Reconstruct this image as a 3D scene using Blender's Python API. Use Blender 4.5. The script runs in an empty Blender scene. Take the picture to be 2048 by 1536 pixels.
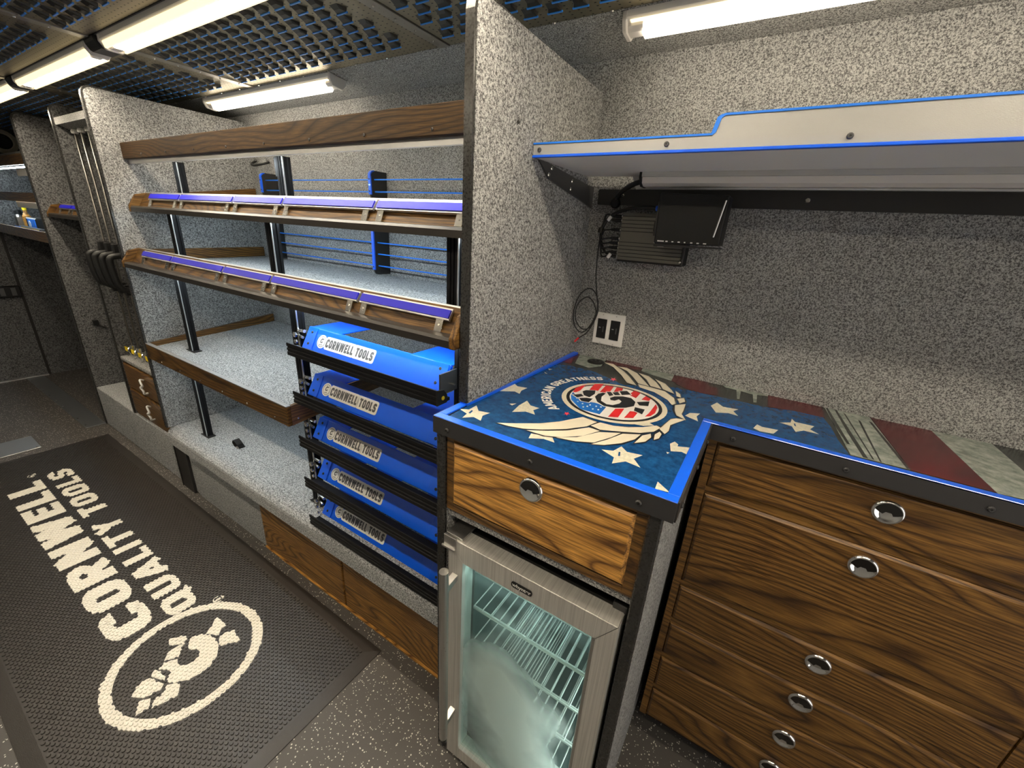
import bpy, bmesh, math, random
from mathutils import Vector, Matrix
random.seed(7)
sc = bpy.context.scene
col = sc.collection

# ---------------------------------------------------------------- camera
CAM = Vector((0.0, 0.0, 1.65))
RX = Vector((0.8436094697535146, 0.5334801017743834, 0.06100855311337304))
UP = Vector((-0.23526293156429579, 0.26509346228910763, 0.9350811779109591))
FW = Vector((-0.4826742333851759, 0.8031963877299044, -0.34914344783149776))
FPX = 823.2
cam_d = bpy.data.cameras.new('camera')
cam_d.sensor_fit = 'HORIZONTAL'; cam_d.sensor_width = 36.0
cam_d.lens = FPX / 2048.0 * 36.0
cam_d.clip_start = 0.02; cam_d.clip_end = 60
cam = bpy.data.objects.new('camera', cam_d)
m = Matrix.Identity(4)
for i in range(3):
    m[i][0] = RX[i]; m[i][1] = UP[i]; m[i][2] = -FW[i]; m[i][3] = CAM[i]
cam.matrix_world = m
col.objects.link(cam)
sc.camera = cam

# ---------------------------------------------------------------- world / exposure
w = bpy.data.worlds.new('world'); sc.world = w; w.use_nodes = True
w.node_tree.nodes['Background'].inputs[0].default_value = (1.0, 0.95, 0.88, 1)
w.node_tree.nodes['Background'].inputs[1].default_value = 0.7
vs = sc.view_settings
sc.display_settings.display_device = 'sRGB'
vs.view_transform = 'Standard'; vs.look = 'None'; vs.gamma = 1.0; vs.use_curve_mapping = False
vs.exposure = 1.32
TUBE_POWER = 23.0       # emission of the warm fluorescent-style fixtures
STRIP_POWER = 22.0      # emission of the cool LED strips under the shelves
TUBE_COL = (1.0, 0.87, 0.68)
WALL_POWER = 5.0       # the two fixtures on the sloped wall edge
STRIP_COL = (0.78, 0.92, 1.0)

def ray_to(px, py, axis, val):
    """point of a known plane of the place (surveyed from the photograph)"""
    d = RX * ((px - 1024.0) / FPX) + UP * (-(py - 768.0) / FPX) + FW
    t = (val - CAM[axis]) / d[axis]
    return CAM + d * t

# ---------------------------------------------------------------- materials
M = {}
def new_mat(name):
    mt = bpy.data.materials.new(name); mt.use_nodes = True
    nt = mt.node_tree; b = nt.nodes['Principled BSDF']
    M[name] = mt
    return mt, nt, b
def pm(name, colr, rough=0.5, metal=0.0, spec=0.5, bump=0.0, bscale=200.0, coat=0.0):
    mt, nt, b = new_mat(name)
    b.inputs['Base Color'].default_value = (*colr, 1)
    b.inputs['Roughness'].default_value = rough
    b.inputs['Metallic'].default_value = metal
    b.inputs['Specular IOR Level'].default_value = spec
    b.inputs['Coat Weight'].default_value = coat
    tc = nt.nodes.new('ShaderNodeTexCoord'); n = nt.nodes.new('ShaderNodeTexNoise')
    n.inputs['Scale'].default_value = bscale; n.inputs['Detail'].default_value = 2
    nt.links.new(tc.outputs['Object'], n.inputs['Vector'])
    r = nt.nodes.new('ShaderNodeMapRange')
    r.inputs['To Min'].default_value = max(0.02, rough - 0.06); r.inputs['To Max'].default_value = min(1, rough + 0.06)
    nt.links.new(n.outputs['Fac'], r.inputs['Value']); nt.links.new(r.outputs['Result'], b.inputs['Roughness'])
    if bump > 0:
        bp = nt.nodes.new('ShaderNodeBump'); bp.inputs['Strength'].default_value = bump; bp.inputs['Distance'].default_value = 0.002
        nt.links.new(n.outputs['Fac'], bp.inputs['Height']); nt.links.new(bp.outputs['Normal'], b.inputs['Normal'])
    return mt
def ramp(nt, stops):
    r = nt.nodes.new('ShaderNodeValToRGB'); e = r.color_ramp.elements
    e[0].position, e[0].color = stops[0][0], (*stops[0][1], 1)
    e[1].position, e[1].color = stops[1][0], (*stops[1][1], 1)
    for p, c in stops[2:]:
        k = e.new(p); k.color = (*c, 1)
    return r
def carpet(name, dark, light, scale=430.0):
    mt, nt, b = new_mat(name)
    tc = nt.nodes.new('ShaderNodeTexCoord')
    n = nt.nodes.new('ShaderNodeTexNoise'); n.inputs['Scale'].default_value = scale; n.inputs['Detail'].default_value = 2.5; n.inputs['Roughness'].default_value = 0.65
    nt.links.new(tc.outputs['Object'], n.inputs['Vector'])
    mid = tuple((a + c) / 2 for a, c in zip(dark, light))
    r = ramp(nt, [(0.415, dark), (0.60, light), (0.5, mid)])
    nb_ = nt.nodes.new('ShaderNodeTexNoise'); nb_.inputs['Scale'].default_value = scale*.45; nb_.inputs['Detail'].default_value = 1.0
    nt.links.new(tc.outputs['Object'], nb_.inputs['Vector'])
    av = nt.nodes.new('ShaderNodeMix'); av.inputs[0].default_value = 0.42
    nt.links.new(n.outputs['Fac'], av.inputs[2]); nt.links.new(nb_.outputs['Fac'], av.inputs[3])
    nt.links.new(av.outputs[0], r.inputs['Fac'])
    n2 = nt.nodes.new('ShaderNodeTexNoise'); n2.inputs['Scale'].default_value = 6; n2.inputs['Detail'].default_value = 3
    nt.links.new(tc.outputs['Object'], n2.inputs['Vector'])
    mx = nt.nodes.new('ShaderNodeMixRGB'); mx.blend_type = 'MULTIPLY'; mx.inputs[0].default_value = 0.35
    r2 = ramp(nt, [(0.3, (0.75, 0.75, 0.75)), (0.7, (1, 1, 1))])
    nt.links.new(n2.outputs['Fac'], r2.inputs['Fac'])
    nt.links.new(r.outputs['Color'], mx.inputs[1]); nt.links.new(r2.outputs['Color'], mx.inputs[2])
    nt.links.new(mx.outputs[0], b.inputs['Base Color'])
    b.inputs['Roughness'].default_value = 0.95; b.inputs['Specular IOR Level'].default_value = 0.1
    bp = nt.nodes.new('ShaderNodeBump'); bp.inputs['Strength'].default_value = 0.55; bp.inputs['Distance'].default_value = 0.004
    nt.links.new(n.outputs['Fac'], bp.inputs['Height']); nt.links.new(bp.outputs['Normal'], b.inputs['Normal'])
    return mt
def oak(name, axis, tone=1.0, seed=0.0, rough=0.38, coat=0.22):
    """stained oak: contour lines of a stretched noise give the cathedral grain"""
    mt, nt, b = new_mat(name)
    tc = nt.nodes.new('ShaderNodeTexCoord')
    def mapped(al, ac, off):
        mp = nt.nodes.new('ShaderNodeMapping')
        s = [ac, ac, ac]; s['xyz'.index(axis)] = al
        mp.inputs['Scale'].default_value = s; mp.inputs['Location'].default_value = (off, off * 1.7, off * 0.6)
        nt.links.new(tc.outputs['Object'], mp.inputs['Vector']); return mp
    n1 = nt.nodes.new('ShaderNodeTexNoise'); n1.inputs['Scale'].default_value = 1; n1.inputs['Detail'].default_value = 1.6; n1.inputs['Roughness'].default_value = 0.4
    nt.links.new(mapped(0.95, 5.0, seed).outputs[0], n1.inputs['Vector'])
    m0 = nt.nodes.new('ShaderNodeMath'); m0.operation = 'MULTIPLY'; m0.inputs[1].default_value = 26
    nt.links.new(n1.outputs['Fac'], m0.inputs[0])
    dt = nt.nodes.new('ShaderNodeVectorMath'); dt.operation = 'DOT_PRODUCT'
    kv = [34.0, 30.0, 40.0]; kv['xyz'.index(axis)] = 0.0; dt.inputs[1].default_value = kv
    nt.links.new(tc.outputs['Object'], dt.inputs[0])
    ml = nt.nodes.new('ShaderNodeMath'); ml.operation = 'ADD'
    nt.links.new(m0.outputs[0], ml.inputs[0]); nt.links.new(dt.outputs['Value'], ml.inputs[1])
    fr = nt.nodes.new('ShaderNodeMath'); fr.operation = 'FRACT'; nt.links.new(ml.outputs[0], fr.inputs[0])
    k = tone
    line = (0.050 * k, 0.021 * k, 0.006 * k); mid = (0.165 * k, 0.080 * k, 0.017 * k); lite = (0.26 * k, 0.132 * k, 0.030 * k)
    r = ramp(nt, [(0.0, line), (1.0, line), (0.12, mid), (0.5, lite), (0.84, mid)])
    nt.links.new(fr.outputs[0], r.inputs['Fac'])
    n2 = nt.nodes.new('ShaderNodeTexNoise'); n2.inputs['Scale'].default_value = 1; n2.inputs['Detail'].default_value = 3
    nt.links.new(mapped(14, 330, seed + 3).outputs[0], n2.inputs['Vector'])
    r2 = ramp(nt, [(0.38, (0.30, 0.26, 0.22)), (0.60, (1, 1, 1))])
    nt.links.new(n2.outputs['Fac'], r2.inputs['Fac'])
    mx = nt.nodes.new('ShaderNodeMixRGB'); mx.blend_type = 'MULTIPLY'; mx.inputs[0].default_value = 0.75
    nt.links.new(r.outputs['Color'], mx.inputs[1]); nt.links.new(r2.outputs['Color'], mx.inputs[2])
    nt.links.new(mx.outputs[0], b.inputs['Base Color'])
    b.inputs['Roughness'].default_value = rough; b.inputs['Coat Weight'].default_value = coat; b.inputs['Specular IOR Level'].default_value = .5 if coat else .25; b.inputs['Coat Roughness'].default_value = 0.18
    bp = nt.nodes.new('ShaderNodeBump'); bp.inputs['Strength'].default_value = 0.12; bp.inputs['Distance'].default_value = 0.001
    nt.links.new(r2.outputs['Color'], bp.inputs['Height']); nt.links.new(bp.outputs['Normal'], b.inputs['Normal'])
    return mt
def emit(name, colr, power):
    mt, nt, b = new_mat(name)
    b.inputs['Base Color'].default_value = (0.8, 0.8, 0.78, 1)
    b.inputs['Emission Color'].default_value = (*colr, 1); b.inputs['Emission Strength'].default_value = power
    return mt

carpet('carpet', (0.085, 0.085, 0.084), (0.52, 0.52, 0.51), 560)
carpet('carpet_mid', (0.085, 0.085, 0.084), (0.52, 0.52, 0.51), 440)
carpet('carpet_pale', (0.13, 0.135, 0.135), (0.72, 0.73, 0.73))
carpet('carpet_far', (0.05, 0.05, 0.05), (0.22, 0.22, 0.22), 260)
oak('oak_x', 'x', 1.0); oak('oak_y', 'y', 1.0, 2.0); oak('oak_z', 'z', 1.0, 5.0)
oak('oak_lit', 'x', 3.4, 9.0); oak('oak_door', 'x', 1.9, 14.0); oak('oak_dark_x', 'x', .62, 4.0, .5, 0.0); oak('oak_valance', 'x', .28, 11.0, .6, 0.0); oak('oak_dark_y', 'y', .8, 6.0, .5, 0.0)  # counter drawer copy is the same oak with direct light put into its tone
pm('bronze_edge', (0.020, 0.016, 0.012), 0.36, 0.0, 0.5)
pm('black_metal', (0.022, 0.021, 0.020), 0.42, 0.0, 0.5, 0.15, 400)
pm('black_anodised', (0.010, 0.010, 0.011), 0.5, 0.0, 0.12)
pm('black_plastic', (0.010, 0.010, 0.010), 0.45, 0.0, 0.35)
pm('black_rubber', (0.020, 0.018, 0.016), 0.55, 0.0, 0.4)
pm('edge_rubber', (0.025, 0.024, 0.022), 0.28, 0.0, 0.6)
pm('mat_rubber', (0.033, 0.028, 0.024), 0.42, 0.0, 0.5, 0.2, 500)
pm('mat_print', (0.80, 0.75, 0.64), 0.6)
pm('dark_grey_metal', (0.10, 0.10, 0.10), 0.35, 0.5)
pm('charcoal_angle', (0.040, 0.039, 0.040), 0.45, 0.2)
pm('steel', (0.55, 0.54, 0.52), 0.3, 1.0)
pm('chrome', (0.80, 0.79, 0.77), 0.09, 1.0)
pm('chrome_dark_reflection', (0.10, 0.095, 0.09), 0.15, 1.0)  # chrome of the pull tab with its dark reflection put into the colour
pm('zinc', (0.62, 0.60, 0.55), 0.25, 1.0)
pm('aluminium', (0.62, 0.62, 0.62), 0.38, 0.9)
pm('grey_paint', (0.42, 0.42, 0.41), 0.42, 0.25, 0.5, 0.1, 600)
pm('pale_paint', (0.80, 0.80, 0.79), 0.45, 0.0); pm('front_panels', (0.70, 0.69, 0.66), 0.6)
pm('plate_grey', (0.26, 0.27, 0.28), 0.35, 0.7)
pm('white_plastic', (0.75, 0.74, 0.72), 0.4)
pm('clear_cap', (0.66, 0.63, 0.60), 0.3)
pm('blue_paint', (0.004, 0.125, 0.90), 0.34, 0.0, 0.5, coat=0.5)
pm('blue_strip', (0.012, 0.009, 0.44), 0.45, 0.0, 0.3)
pm('blue_wire', (0.012, 0.20, 0.85), 0.4)
pm('blue_lip', (0.03, 0.25, 0.80), 0.4)
pm('louvre_metal', (0.03, 0.028, 0.024), 0.4, 0.5)
pm('bar_steel', (0.20, 0.19, 0.17), 0.35, 0.9)
pm('sticker_white', (0.86, 0.84, 0.78), 0.5)
pm('sticker_grey', (0.10, 0.095, 0.095), 0.5)
pm('yellow_tag', (0.85, 0.62, 0.01), 0.5)
pm('red_sleeve', (0.75, 0.03, 0.04), 0.5)
pm('cable_black', (0.012, 0.012, 0.012), 0.4)
pm('dvr_grey', (0.11, 0.105, 0.088), 0.45, 0.3)
pm('ivory', (0.72, 0.66, 0.52), 0.35, bump=0.0)
pm('art_dark', (0.012, 0.015, 0.020), 0.3)
pm('art_red', (0.72, 0.025, 0.03), 0.3)
pm('art_white', (0.82, 0.80, 0.76), 0.3)
pm('art_flagblue', (0.012, 0.16, 0.60), 0.3)
pm('art_pink', (0.75, 0.06, 0.10), 0.3)
pm('ceil_seam', (0.30, 0.28, 0.25), 0.3, 0.8)

def mottled(name, c1, c2, scale, rough=0.3, lo=0.35, hi=0.65, detail=8.0):
    mt, nt, b = new_mat(name)
    tc = nt.nodes.new('ShaderNodeTexCoord'); n = nt.nodes.new('ShaderNodeTexNoise')
    n.inputs['Scale'].default_value = scale; n.inputs['Detail'].default_value = detail; n.inputs['Roughness'].default_value = 0.7
    nt.links.new(tc.outputs['Object'], n.inputs['Vector'])
    r = ramp(nt, [(lo, c1), (hi, c2)])
    nt.links.new(n.outputs['Fac'], r.inputs['Fac']); nt.links.new(r.outputs['Color'], b.inputs['Base Color'])
    b.inputs['Roughness'].default_value = rough
    return mt
mottled('art_navy', (0.004, 0.035, 0.12), (0.010, 0.085, 0.25), 60, 0.22)
mottled('art_maroon', (0.05, 0.008, 0.010), (0.13, 0.012, 0.016), 12, 0.22)
mottled('art_ash', (0.14, 0.17, 0.15), (0.36, 0.39, 0.35), 45, 0.22)
mottled('art_soot', (0.012, 0.016, 0.015), (0.05, 0.055, 0.05), 14, 0.22)
mottled('art_bone', (0.50, 0.48, 0.38), (0.74, 0.69, 0.55), 130, 0.3)

# rubber floor with pale flecks
mt, nt, b = new_mat('floor_rubber')
tc = nt.nodes.new('ShaderNodeTexCoord')
vo = nt.nodes.new('ShaderNodeTexVoronoi'); vo.inputs['Scale'].default_value = 150
nt.links.new(tc.outputs['Object'], vo.inputs['Vector'])
sepc = nt.nodes.new('ShaderNodeSeparateColor'); nt.links.new(vo.outputs['Color'], sepc.inputs[0])
thr = nt.nodes.new('ShaderNodeMath'); thr.operation = 'GREATER_THAN'; thr.inputs[1].default_value = 0.45
nt.links.new(sepc.outputs[0], thr.inputs[0])
siz = nt.nodes.new('ShaderNodeMath'); siz.operation = 'LESS_THAN'
sc2 = nt.nodes.new('ShaderNodeMath'); sc2.operation = 'MULTIPLY'; sc2.inputs[1].default_value = 0.42
nt.links.new(sepc.outputs[1], sc2.inputs[0]); nt.links.new(vo.outputs['Distance'], siz.inputs[0]); nt.links.new(sc2.outputs[0], siz.inputs[1])
an = nt.nodes.new('ShaderNodeMath'); an.operation = 'MULTIPLY'; nt.links.new(thr.outputs[0], an.inputs[0]); nt.links.new(siz.outputs[0], an.inputs[1])
mx = nt.nodes.new('ShaderNodeMixRGB'); mx.inputs[1].default_value = (0.085, 0.077, 0.070, 1); mx.inputs[2].default_value = (0.62, 0.58, 0.52, 1)
nt.links.new(an.outputs[0], mx.inputs[0]); nt.links.new(mx.outputs[0], b.inputs['Base Color'])
nf = nt.nodes.new('ShaderNodeTexNoise'); nf.inputs['Scale'].default_value = 300; nt.links.new(tc.outputs['Object'], nf.inputs['Vector'])
bp = nt.nodes.new('ShaderNodeBump'); bp.inputs['Strength'].default_value = 0.3; bp.inputs['Distance'].default_value = 0.001
nt.links.new(nf.outputs['Fac'], bp.inputs['Height']); nt.links.new(bp.outputs['Normal'], b.inputs['Normal'])
b.inputs['Roughness'].default_value = 0.6

# dark perforated ceiling metal with tiny punched dots
mt, nt, b = new_mat('ceiling_metal')
tc = nt.nodes.new('ShaderNodeTexCoord'); mp = nt.nodes.new('ShaderNodeMapping'); mp.inputs['Scale'].default_value = (40, 62, 1)
nt.links.new(tc.outputs['Object'], mp.inputs['Vector'])
vo = nt.nodes.new('ShaderNodeTexVoronoi'); vo.inputs['Scale'].default_value = 1; vo.inputs['Randomness'].default_value = 0.0
nt.links.new(mp.outputs[0], vo.inputs['Vector'])
lt = nt.nodes.new('ShaderNodeMath'); lt.operation = 'LESS_THAN'; lt.inputs[1].default_value = 0.13; nt.links.new(vo.outputs['Distance'], lt.inputs[0])
mx = nt.nodes.new('ShaderNodeMixRGB'); mx.inputs[1].default_value = (0.30, 0.27, 0.20, 1); mx.inputs[2].default_value = (0.03, 0.03, 0.03, 1)
nt.links.new(lt.outputs[0], mx.inputs[0]); nt.links.new(mx.outputs[0], b.inputs['Base Color'])
b.inputs['Metallic'].default_value = 1.0; b.inputs['Roughness'].default_value = 0.46

# brushed stainless of the cooler door
mt, nt, b = new_mat('brushed_steel')
tc = nt.nodes.new('ShaderNodeTexCoord'); mp = nt.nodes.new('ShaderNodeMapping'); mp.inputs['Scale'].default_value = (420, 5, 5)
nt.links.new(tc.outputs['Object'], mp.inputs['Vector'])
n = nt.nodes.new('ShaderNodeTexNoise'); n.inputs['Scale'].default_value = 1; nt.links.new(mp.outputs[0], n.inputs['Vector'])
r = ramp(nt, [(0.3, (0.62, 0.60, 0.56)), (0.7, (0.85, 0.83, 0.78))]); nt.links.new(n.outputs['Fac'], r.inputs['Fac'])
nt.links.new(r.outputs['Color'], b.inputs['Base Color']); b.inputs['Metallic'].default_value = 0.65; b.inputs['Roughness'].default_value = 0.36

# fogged cooler glass: clear at the edges and top, misted in the middle
mt, nt, b = new_mat('fogged_glass')
tc = nt.nodes.new('ShaderNodeTexCoord')
n = nt.nodes.new('ShaderNodeTexNoise'); n.inputs['Scale'].default_value = 4.2; n.inputs['Detail'].default_value = 4; n.inputs['Roughness'].default_value = 0.45; n.inputs['Distortion'].default_value = 0.25
nt.links.new(tc.outputs['Object'], n.inputs['Vector'])
sx = nt.nodes.new('ShaderNodeSeparateXYZ'); nt.links.new(tc.outputs['Generated'], sx.inputs[0])
def mth(op, a, bb):
    q = nt.nodes.new('ShaderNodeMath'); q.operation = op
    for i, v in enumerate((a, bb)):
        if isinstance(v, (int, float)): q.inputs[i].default_value = v
        else: nt.links.new(v, q.inputs[i])
    return q.outputs[0]
dx = mth('MULTIPLY', mth('SUBTRACT', sx.outputs[0], 0.42), 1.75); dz = mth('MULTIPLY', mth('SUBTRACT', sx.outputs[2], 0.36), 1.75)
rad = mth('SQRT', mth('ADD', mth('MULTIPLY', dx, dx), mth('MULTIPLY', dz, dz)), 0)
val = mth('ADD', mth('SUBTRACT', 1.0, rad), mth('MULTIPLY', mth('SUBTRACT', n.outputs['Fac'], 0.5), 1.3))
fr = ramp(nt, [(0.14, (0.03, 0.03, 0.03)), (0.72, (0.90, 0.90, 0.90))]); nt.links.new(val, fr.inputs['Fac'])
gl = nt.nodes.new('ShaderNodeBsdfTransparent'); gl.inputs[0].default_value = (0.80, 0.90, 0.88, 1)
gs = nt.nodes.new('ShaderNodeBsdfGlossy'); gs.inputs['Roughness'].default_value = 0.03; gs.inputs[0].default_value = (0.9, 0.95, 0.95, 1)
m1 = nt.nodes.new('ShaderNodeMixShader'); m1.inputs[0].default_value = 0.06
nt.links.new(gl.outputs[0], m1.inputs[1]); nt.links.new(gs.outputs[0], m1.inputs[2])
df = nt.nodes.new('ShaderNodeBsdfDiffuse'); df.inputs[0].default_value = (0.86, 0.90, 0.84, 1)
tl = nt.nodes.new('ShaderNodeBsdfTranslucent'); tl.inputs[0].default_value = (0.85, 0.92, 0.88, 1)
m2 = nt.nodes.new('ShaderNodeMixShader'); m2.inputs[0].default_value = 0.65; nt.links.new(df.outputs[0], m2.inputs[1]); nt.links.new(tl.outputs[0], m2.inputs[2])
m3 = nt.nodes.new('ShaderNodeMixShader'); nt.links.new(fr.outputs['Color'], m3.inputs[0]); nt.links.new(m1.outputs[0], m3.inputs[1]); nt.links.new(m2.outputs[0], m3.inputs[2])
nt.links.new(m3.outputs[0], nt.nodes['Material Output'].inputs['Surface'])

emit('tube_glow', TUBE_COL, TUBE_POWER)
emit('tube_side', (1.0, 0.80, 0.45), 0.6)
emit('wall_glow', TUBE_COL, WALL_POWER)
emit('rack_wall_glow', TUBE_COL, WALL_POWER*1.35)
emit('strip_glow', STRIP_COL, STRIP_POWER)
emit('cooler_fog_fill', (0.9, 1.0, 0.95), 14.0)  # fill glow added to light the door fog from behind
emit('cooler_lamp', (0.75, 1.0, 0.95), 26.0)

# ---------------------------------------------------------------- mesh helpers
ORG = {}
class MB:
    def __init__(s): s.v = []; s.f = []; s.mi = []; s.cur = 0
    def quad(s, *p):
        i = len(s.v); s.v += [tuple(q) for q in p]; s.f.append(tuple(range(i, i + len(p)))); s.mi.append(s.cur); return s
    def add(s, vs, fs):
        i = len(s.v); s.v += [tuple(q) for q in vs]
        for f in fs: s.f.append(tuple(i + k for k in f)); s.mi.append(s.cur)
        return s
    def box(s, x0, x1, y0, y1, z0, z1):
        x0, x1 = min(x0, x1), max(x0, x1); y0, y1 = min(y0, y1), max(y0, y1); z0, z1 = min(z0, z1), max(z0, z1)
        return s.add([(x0,y0,z0),(x1,y0,z0),(x1,y1,z0),(x0,y1,z0),(x0,y0,z1),(x1,y0,z1),(x1,y1,z1),(x0,y1,z1)],
                     [(0,3,2,1),(4,5,6,7),(0,1,5,4),(1,2,6,5),(2,3,7,6),(3,0,4,7)])
    def prism(s, poly, axis, lo, hi):
        if axis == 'x': g = lambda a, b, c: (c, a, b)
        elif axis == 'y': g = lambda a, b, c: (a, c, b)
        else: g = lambda a, b, c: (a, b, c)
        n = len(poly)
        area = sum(poly[i][0] * poly[(i+1) % n][1] - poly[(i+1) % n][0] * poly[i][1] for i in range(n))
        if (area < 0) != (axis == 'y'): poly = poly[::-1]
        vs = [g(a, b, lo) for a, b in poly] + [g(a, b, hi) for a, b in poly]
        fs = [tuple(range(n))[::-1], tuple(range(n, 2 * n))] + [(i, (i+1) % n, n + (i+1) % n, n + i) for i in range(n)]
        return s.add(vs, fs)
    def tube(s, path, r, seg=8, cap=True, closed=False):
        P = [Vector(p) for p in path]; n = len(P); rings = []
        prev = None
        for i in range(n):
            if closed: d = P[(i+1) % n] - P[i-1]
            else: d = P[min(i+1, n-1)] - P[max(i-1, 0)]
            d.normalize()
            if prev is None:
                a = Vector((0,0,1)) if abs(d.z) < 0.9 else Vector((1,0,0)); u = d.cross(a).normalized()
            else:
                u = (prev - d * prev.dot(d)).normalized()
            prev = u; v2 = d.cross(u)
            rr = r[i] if isinstance(r, (list, tuple)) else r
            rings.append([P[i] + (u * math.cos(2*math.pi*k/seg) + v2 * math.sin(2*math.pi*k/seg)) * rr for k in range(seg)])
        vs = [q for rg in rings for q in rg]; fs = []
        for i in range(n if closed else n - 1):
            j = (i+1) % n
            for k in range(seg):
                fs.append((i*seg+k, i*seg+(k+1) % seg, j*seg+(k+1) % seg, j*seg+k))
        if cap and not closed:
            fs.append(tuple(range(seg))[::-1]); fs.append(tuple(range((n-1)*seg, n*seg)))
        return s.add(vs, fs)
    def lathe(s, c, nrm, prof, seg=20):
        """prof: list of (radius, height along nrm)"""
        c = Vector(c); n = Vector(nrm).normalized()
        a = Vector((0,0,1)) if abs(n.z) < 0.9 else Vector((1,0,0)); u = n.cross(a).normalized(); v2 = n.cross(u)
        vs = []; fs = []
        for (r, h) in prof:
            for k in range(seg):
                t = 2*math.pi*k/seg; vs.append(c + n*h + (u*math.cos(t) + v2*math.sin(t))*r)
        m_ = len(prof)
        for i in range(m_ - 1):
            for k in range(seg):
                fs.append((i*seg+k, i*seg+(k+1) % seg, (i+1)*seg+(k+1) % seg, (i+1)*seg+k))
        fs.append(tuple(range(seg))[::-1]); fs.append(tuple(range((m_-1)*seg, m_*seg)))
        return s.add(vs, fs)
    def screw(s, c, nrm, r=0.005, h=0.003):
        return s.lathe(c, nrm, [(r, 0), (r, h*0.4), (r*0.7, h), (r*0.3, h), (r*0.25, h*0.5)], 10)
    def build(s, name, mat, parent=None, bevel=0.0, seg=1, smooth=False, org=None):
        o0 = ORG.get(parent.name) if parent is not None else None
        if o0 is None:
            if org is None:
                xs = [p[0] for p in s.v]; ys = [p[1] for p in s.v]; zs = [p[2] for p in s.v]
                org = ((min(xs)+max(xs))/2, (min(ys)+max(ys))/2, min(zs))
            o0 = org
        me = bpy.data.meshes.new(name)
        me.from_pydata([(p[0]-o0[0], p[1]-o0[1], p[2]-o0[2]) for p in s.v], [], s.f)
        mats = mat if isinstance(mat, (list, tuple)) else [mat]
        for q in mats: me.materials.append(M[q])
        if len(mats) > 1: me.polygons.foreach_set('material_index', s.mi)
        if bevel > 0:
            bm = bmesh.new(); bm.from_mesh(me)
            bmesh.ops.remove_doubles(bm, verts=bm.verts, dist=1e-6)
            ed = [e for e in bm.edges if len(e.link_faces) == 2 and e.calc_face_angle(0) > 0.5]
            bmesh.ops.bevel(bm, geom=ed, offset=bevel, segments=seg, affect='EDGES', profile=0.5, clamp_overlap=True)
            bm.to_mesh(me); bm.free()
        if smooth: me.polygons.foreach_set('use_smooth', [True] * len(me.polygons))
        me.update()
        ob = bpy.data.objects.new(name, me); col.objects.link(ob)
        if parent is not None: ob.parent = parent
        else: ob.location = o0
        ORG[ob.name] = o0
        return ob
def tag(o, label=None, cat=None, group=None, kind=None):
    if label: o['label'] = label
    if cat: o['category'] = cat
    if group: o['group'] = group
    if kind: o['kind'] = kind
    return o
def thing(name, loc, label, cat, group=None):
    o = bpy.data.objects.new(name, None); o.empty_display_size = 0.05
    o.location = loc; col.objects.link(o); ORG[o.name] = tuple(loc)
    return tag(o, label, cat, group)
def copy_tree(o, parent=None):
    c = o.copy(); col.objects.link(c); c.parent = parent
    if o.name in ORG: ORG[c.name] = ORG[o.name]
    for ch in o.children: copy_tree(ch, c)
    return c
def B(x0, x1, y0, y1, z0, z1): return MB().box(x0, x1, y0, y1, z0, z1)
def arcpts(cx, cy, rx, ry, a0, a1, n): return [(cx + rx*math.cos(math.radians(a0+(a1-a0)*i/n)), cy + ry*math.sin(math.radians(a0+(a1-a0)*i/n))) for i in range(n+1)]
def bez(p, n=24):
    """Catmull-Rom through 3-D points"""
    P = [Vector(q) for q in p]; P = [P[0]*2-P[1]] + P + [P[-1]*2-P[-2]]; out = []
    k = max(2, n // (len(P)-3))
    for i in range(1, len(P)-2):
        for j in range(k):
            t = j/k
            out.append(0.5*((2*P[i])+(P[i+1]-P[i-1])*t+(2*P[i-1]-5*P[i]+4*P[i+1]-P[i+2])*t*t+(3*P[i]-P[i-1]-3*P[i+1]+P[i+2])*t**3))
    out.append(P[-2]); return out

# ---- block lettering made of ribbons ------------------------------------------------
def rounded(pts, r, closed=False, n=4):
    out = []; N = len(pts)
    for i in range(N):
        if not closed and i in (0, N-1): out.append(pts[i]); continue
        p0, p1, p2 = Vector(pts[i-1]), Vector(pts[i]), Vector(pts[(i+1) % N])
        d0 = (p0-p1); d2 = (p2-p1); rr = min(r, d0.length*0.48, d2.length*0.48)
        a = p1 + d0.normalized()*rr; c = p1 + d2.normalized()*rr
        for k in range(n+1):
            t = k/n; q = a*(1-t)**2 + p1*2*t*(1-t) + c*t*t; out.append((q.x, q.y))
    return out
def ribbon(pts, wd, closed=False):
    N = len(pts); L = []; Rr = []
    for i in range(N):
        p = Vector(pts[i])
        a = Vector(pts[i-1]) if (i > 0 or closed) else None; c = Vector(pts[(i+1) % N]) if (i < N-1 or closed) else None
        d1 = (p-a).normalized() if a is not None else None; d2 = (c-p).normalized() if c is not None else None
        if d1 is None: d1 = d2
        if d2 is None: d2 = d1
        n1 = Vector((-d1.y, d1.x)); n2 = Vector((-d2.y, d2.x)); nn = (n1+n2)
        if nn.length < 1e-4: nn = n1
        nn.normalize(); k = min(2.0, 1.0/max(0.35, nn.dot(n1)))
        L.append(p+nn*wd/2*k); Rr.append(p-nn*wd/2*k)
    q = []
    for i in range(N if closed else N-1):
        j = (i+1) % N; q.append([tuple(L[i]), tuple(Rr[i]), tuple(Rr[j]), tuple(L[j])])
    return q
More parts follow.
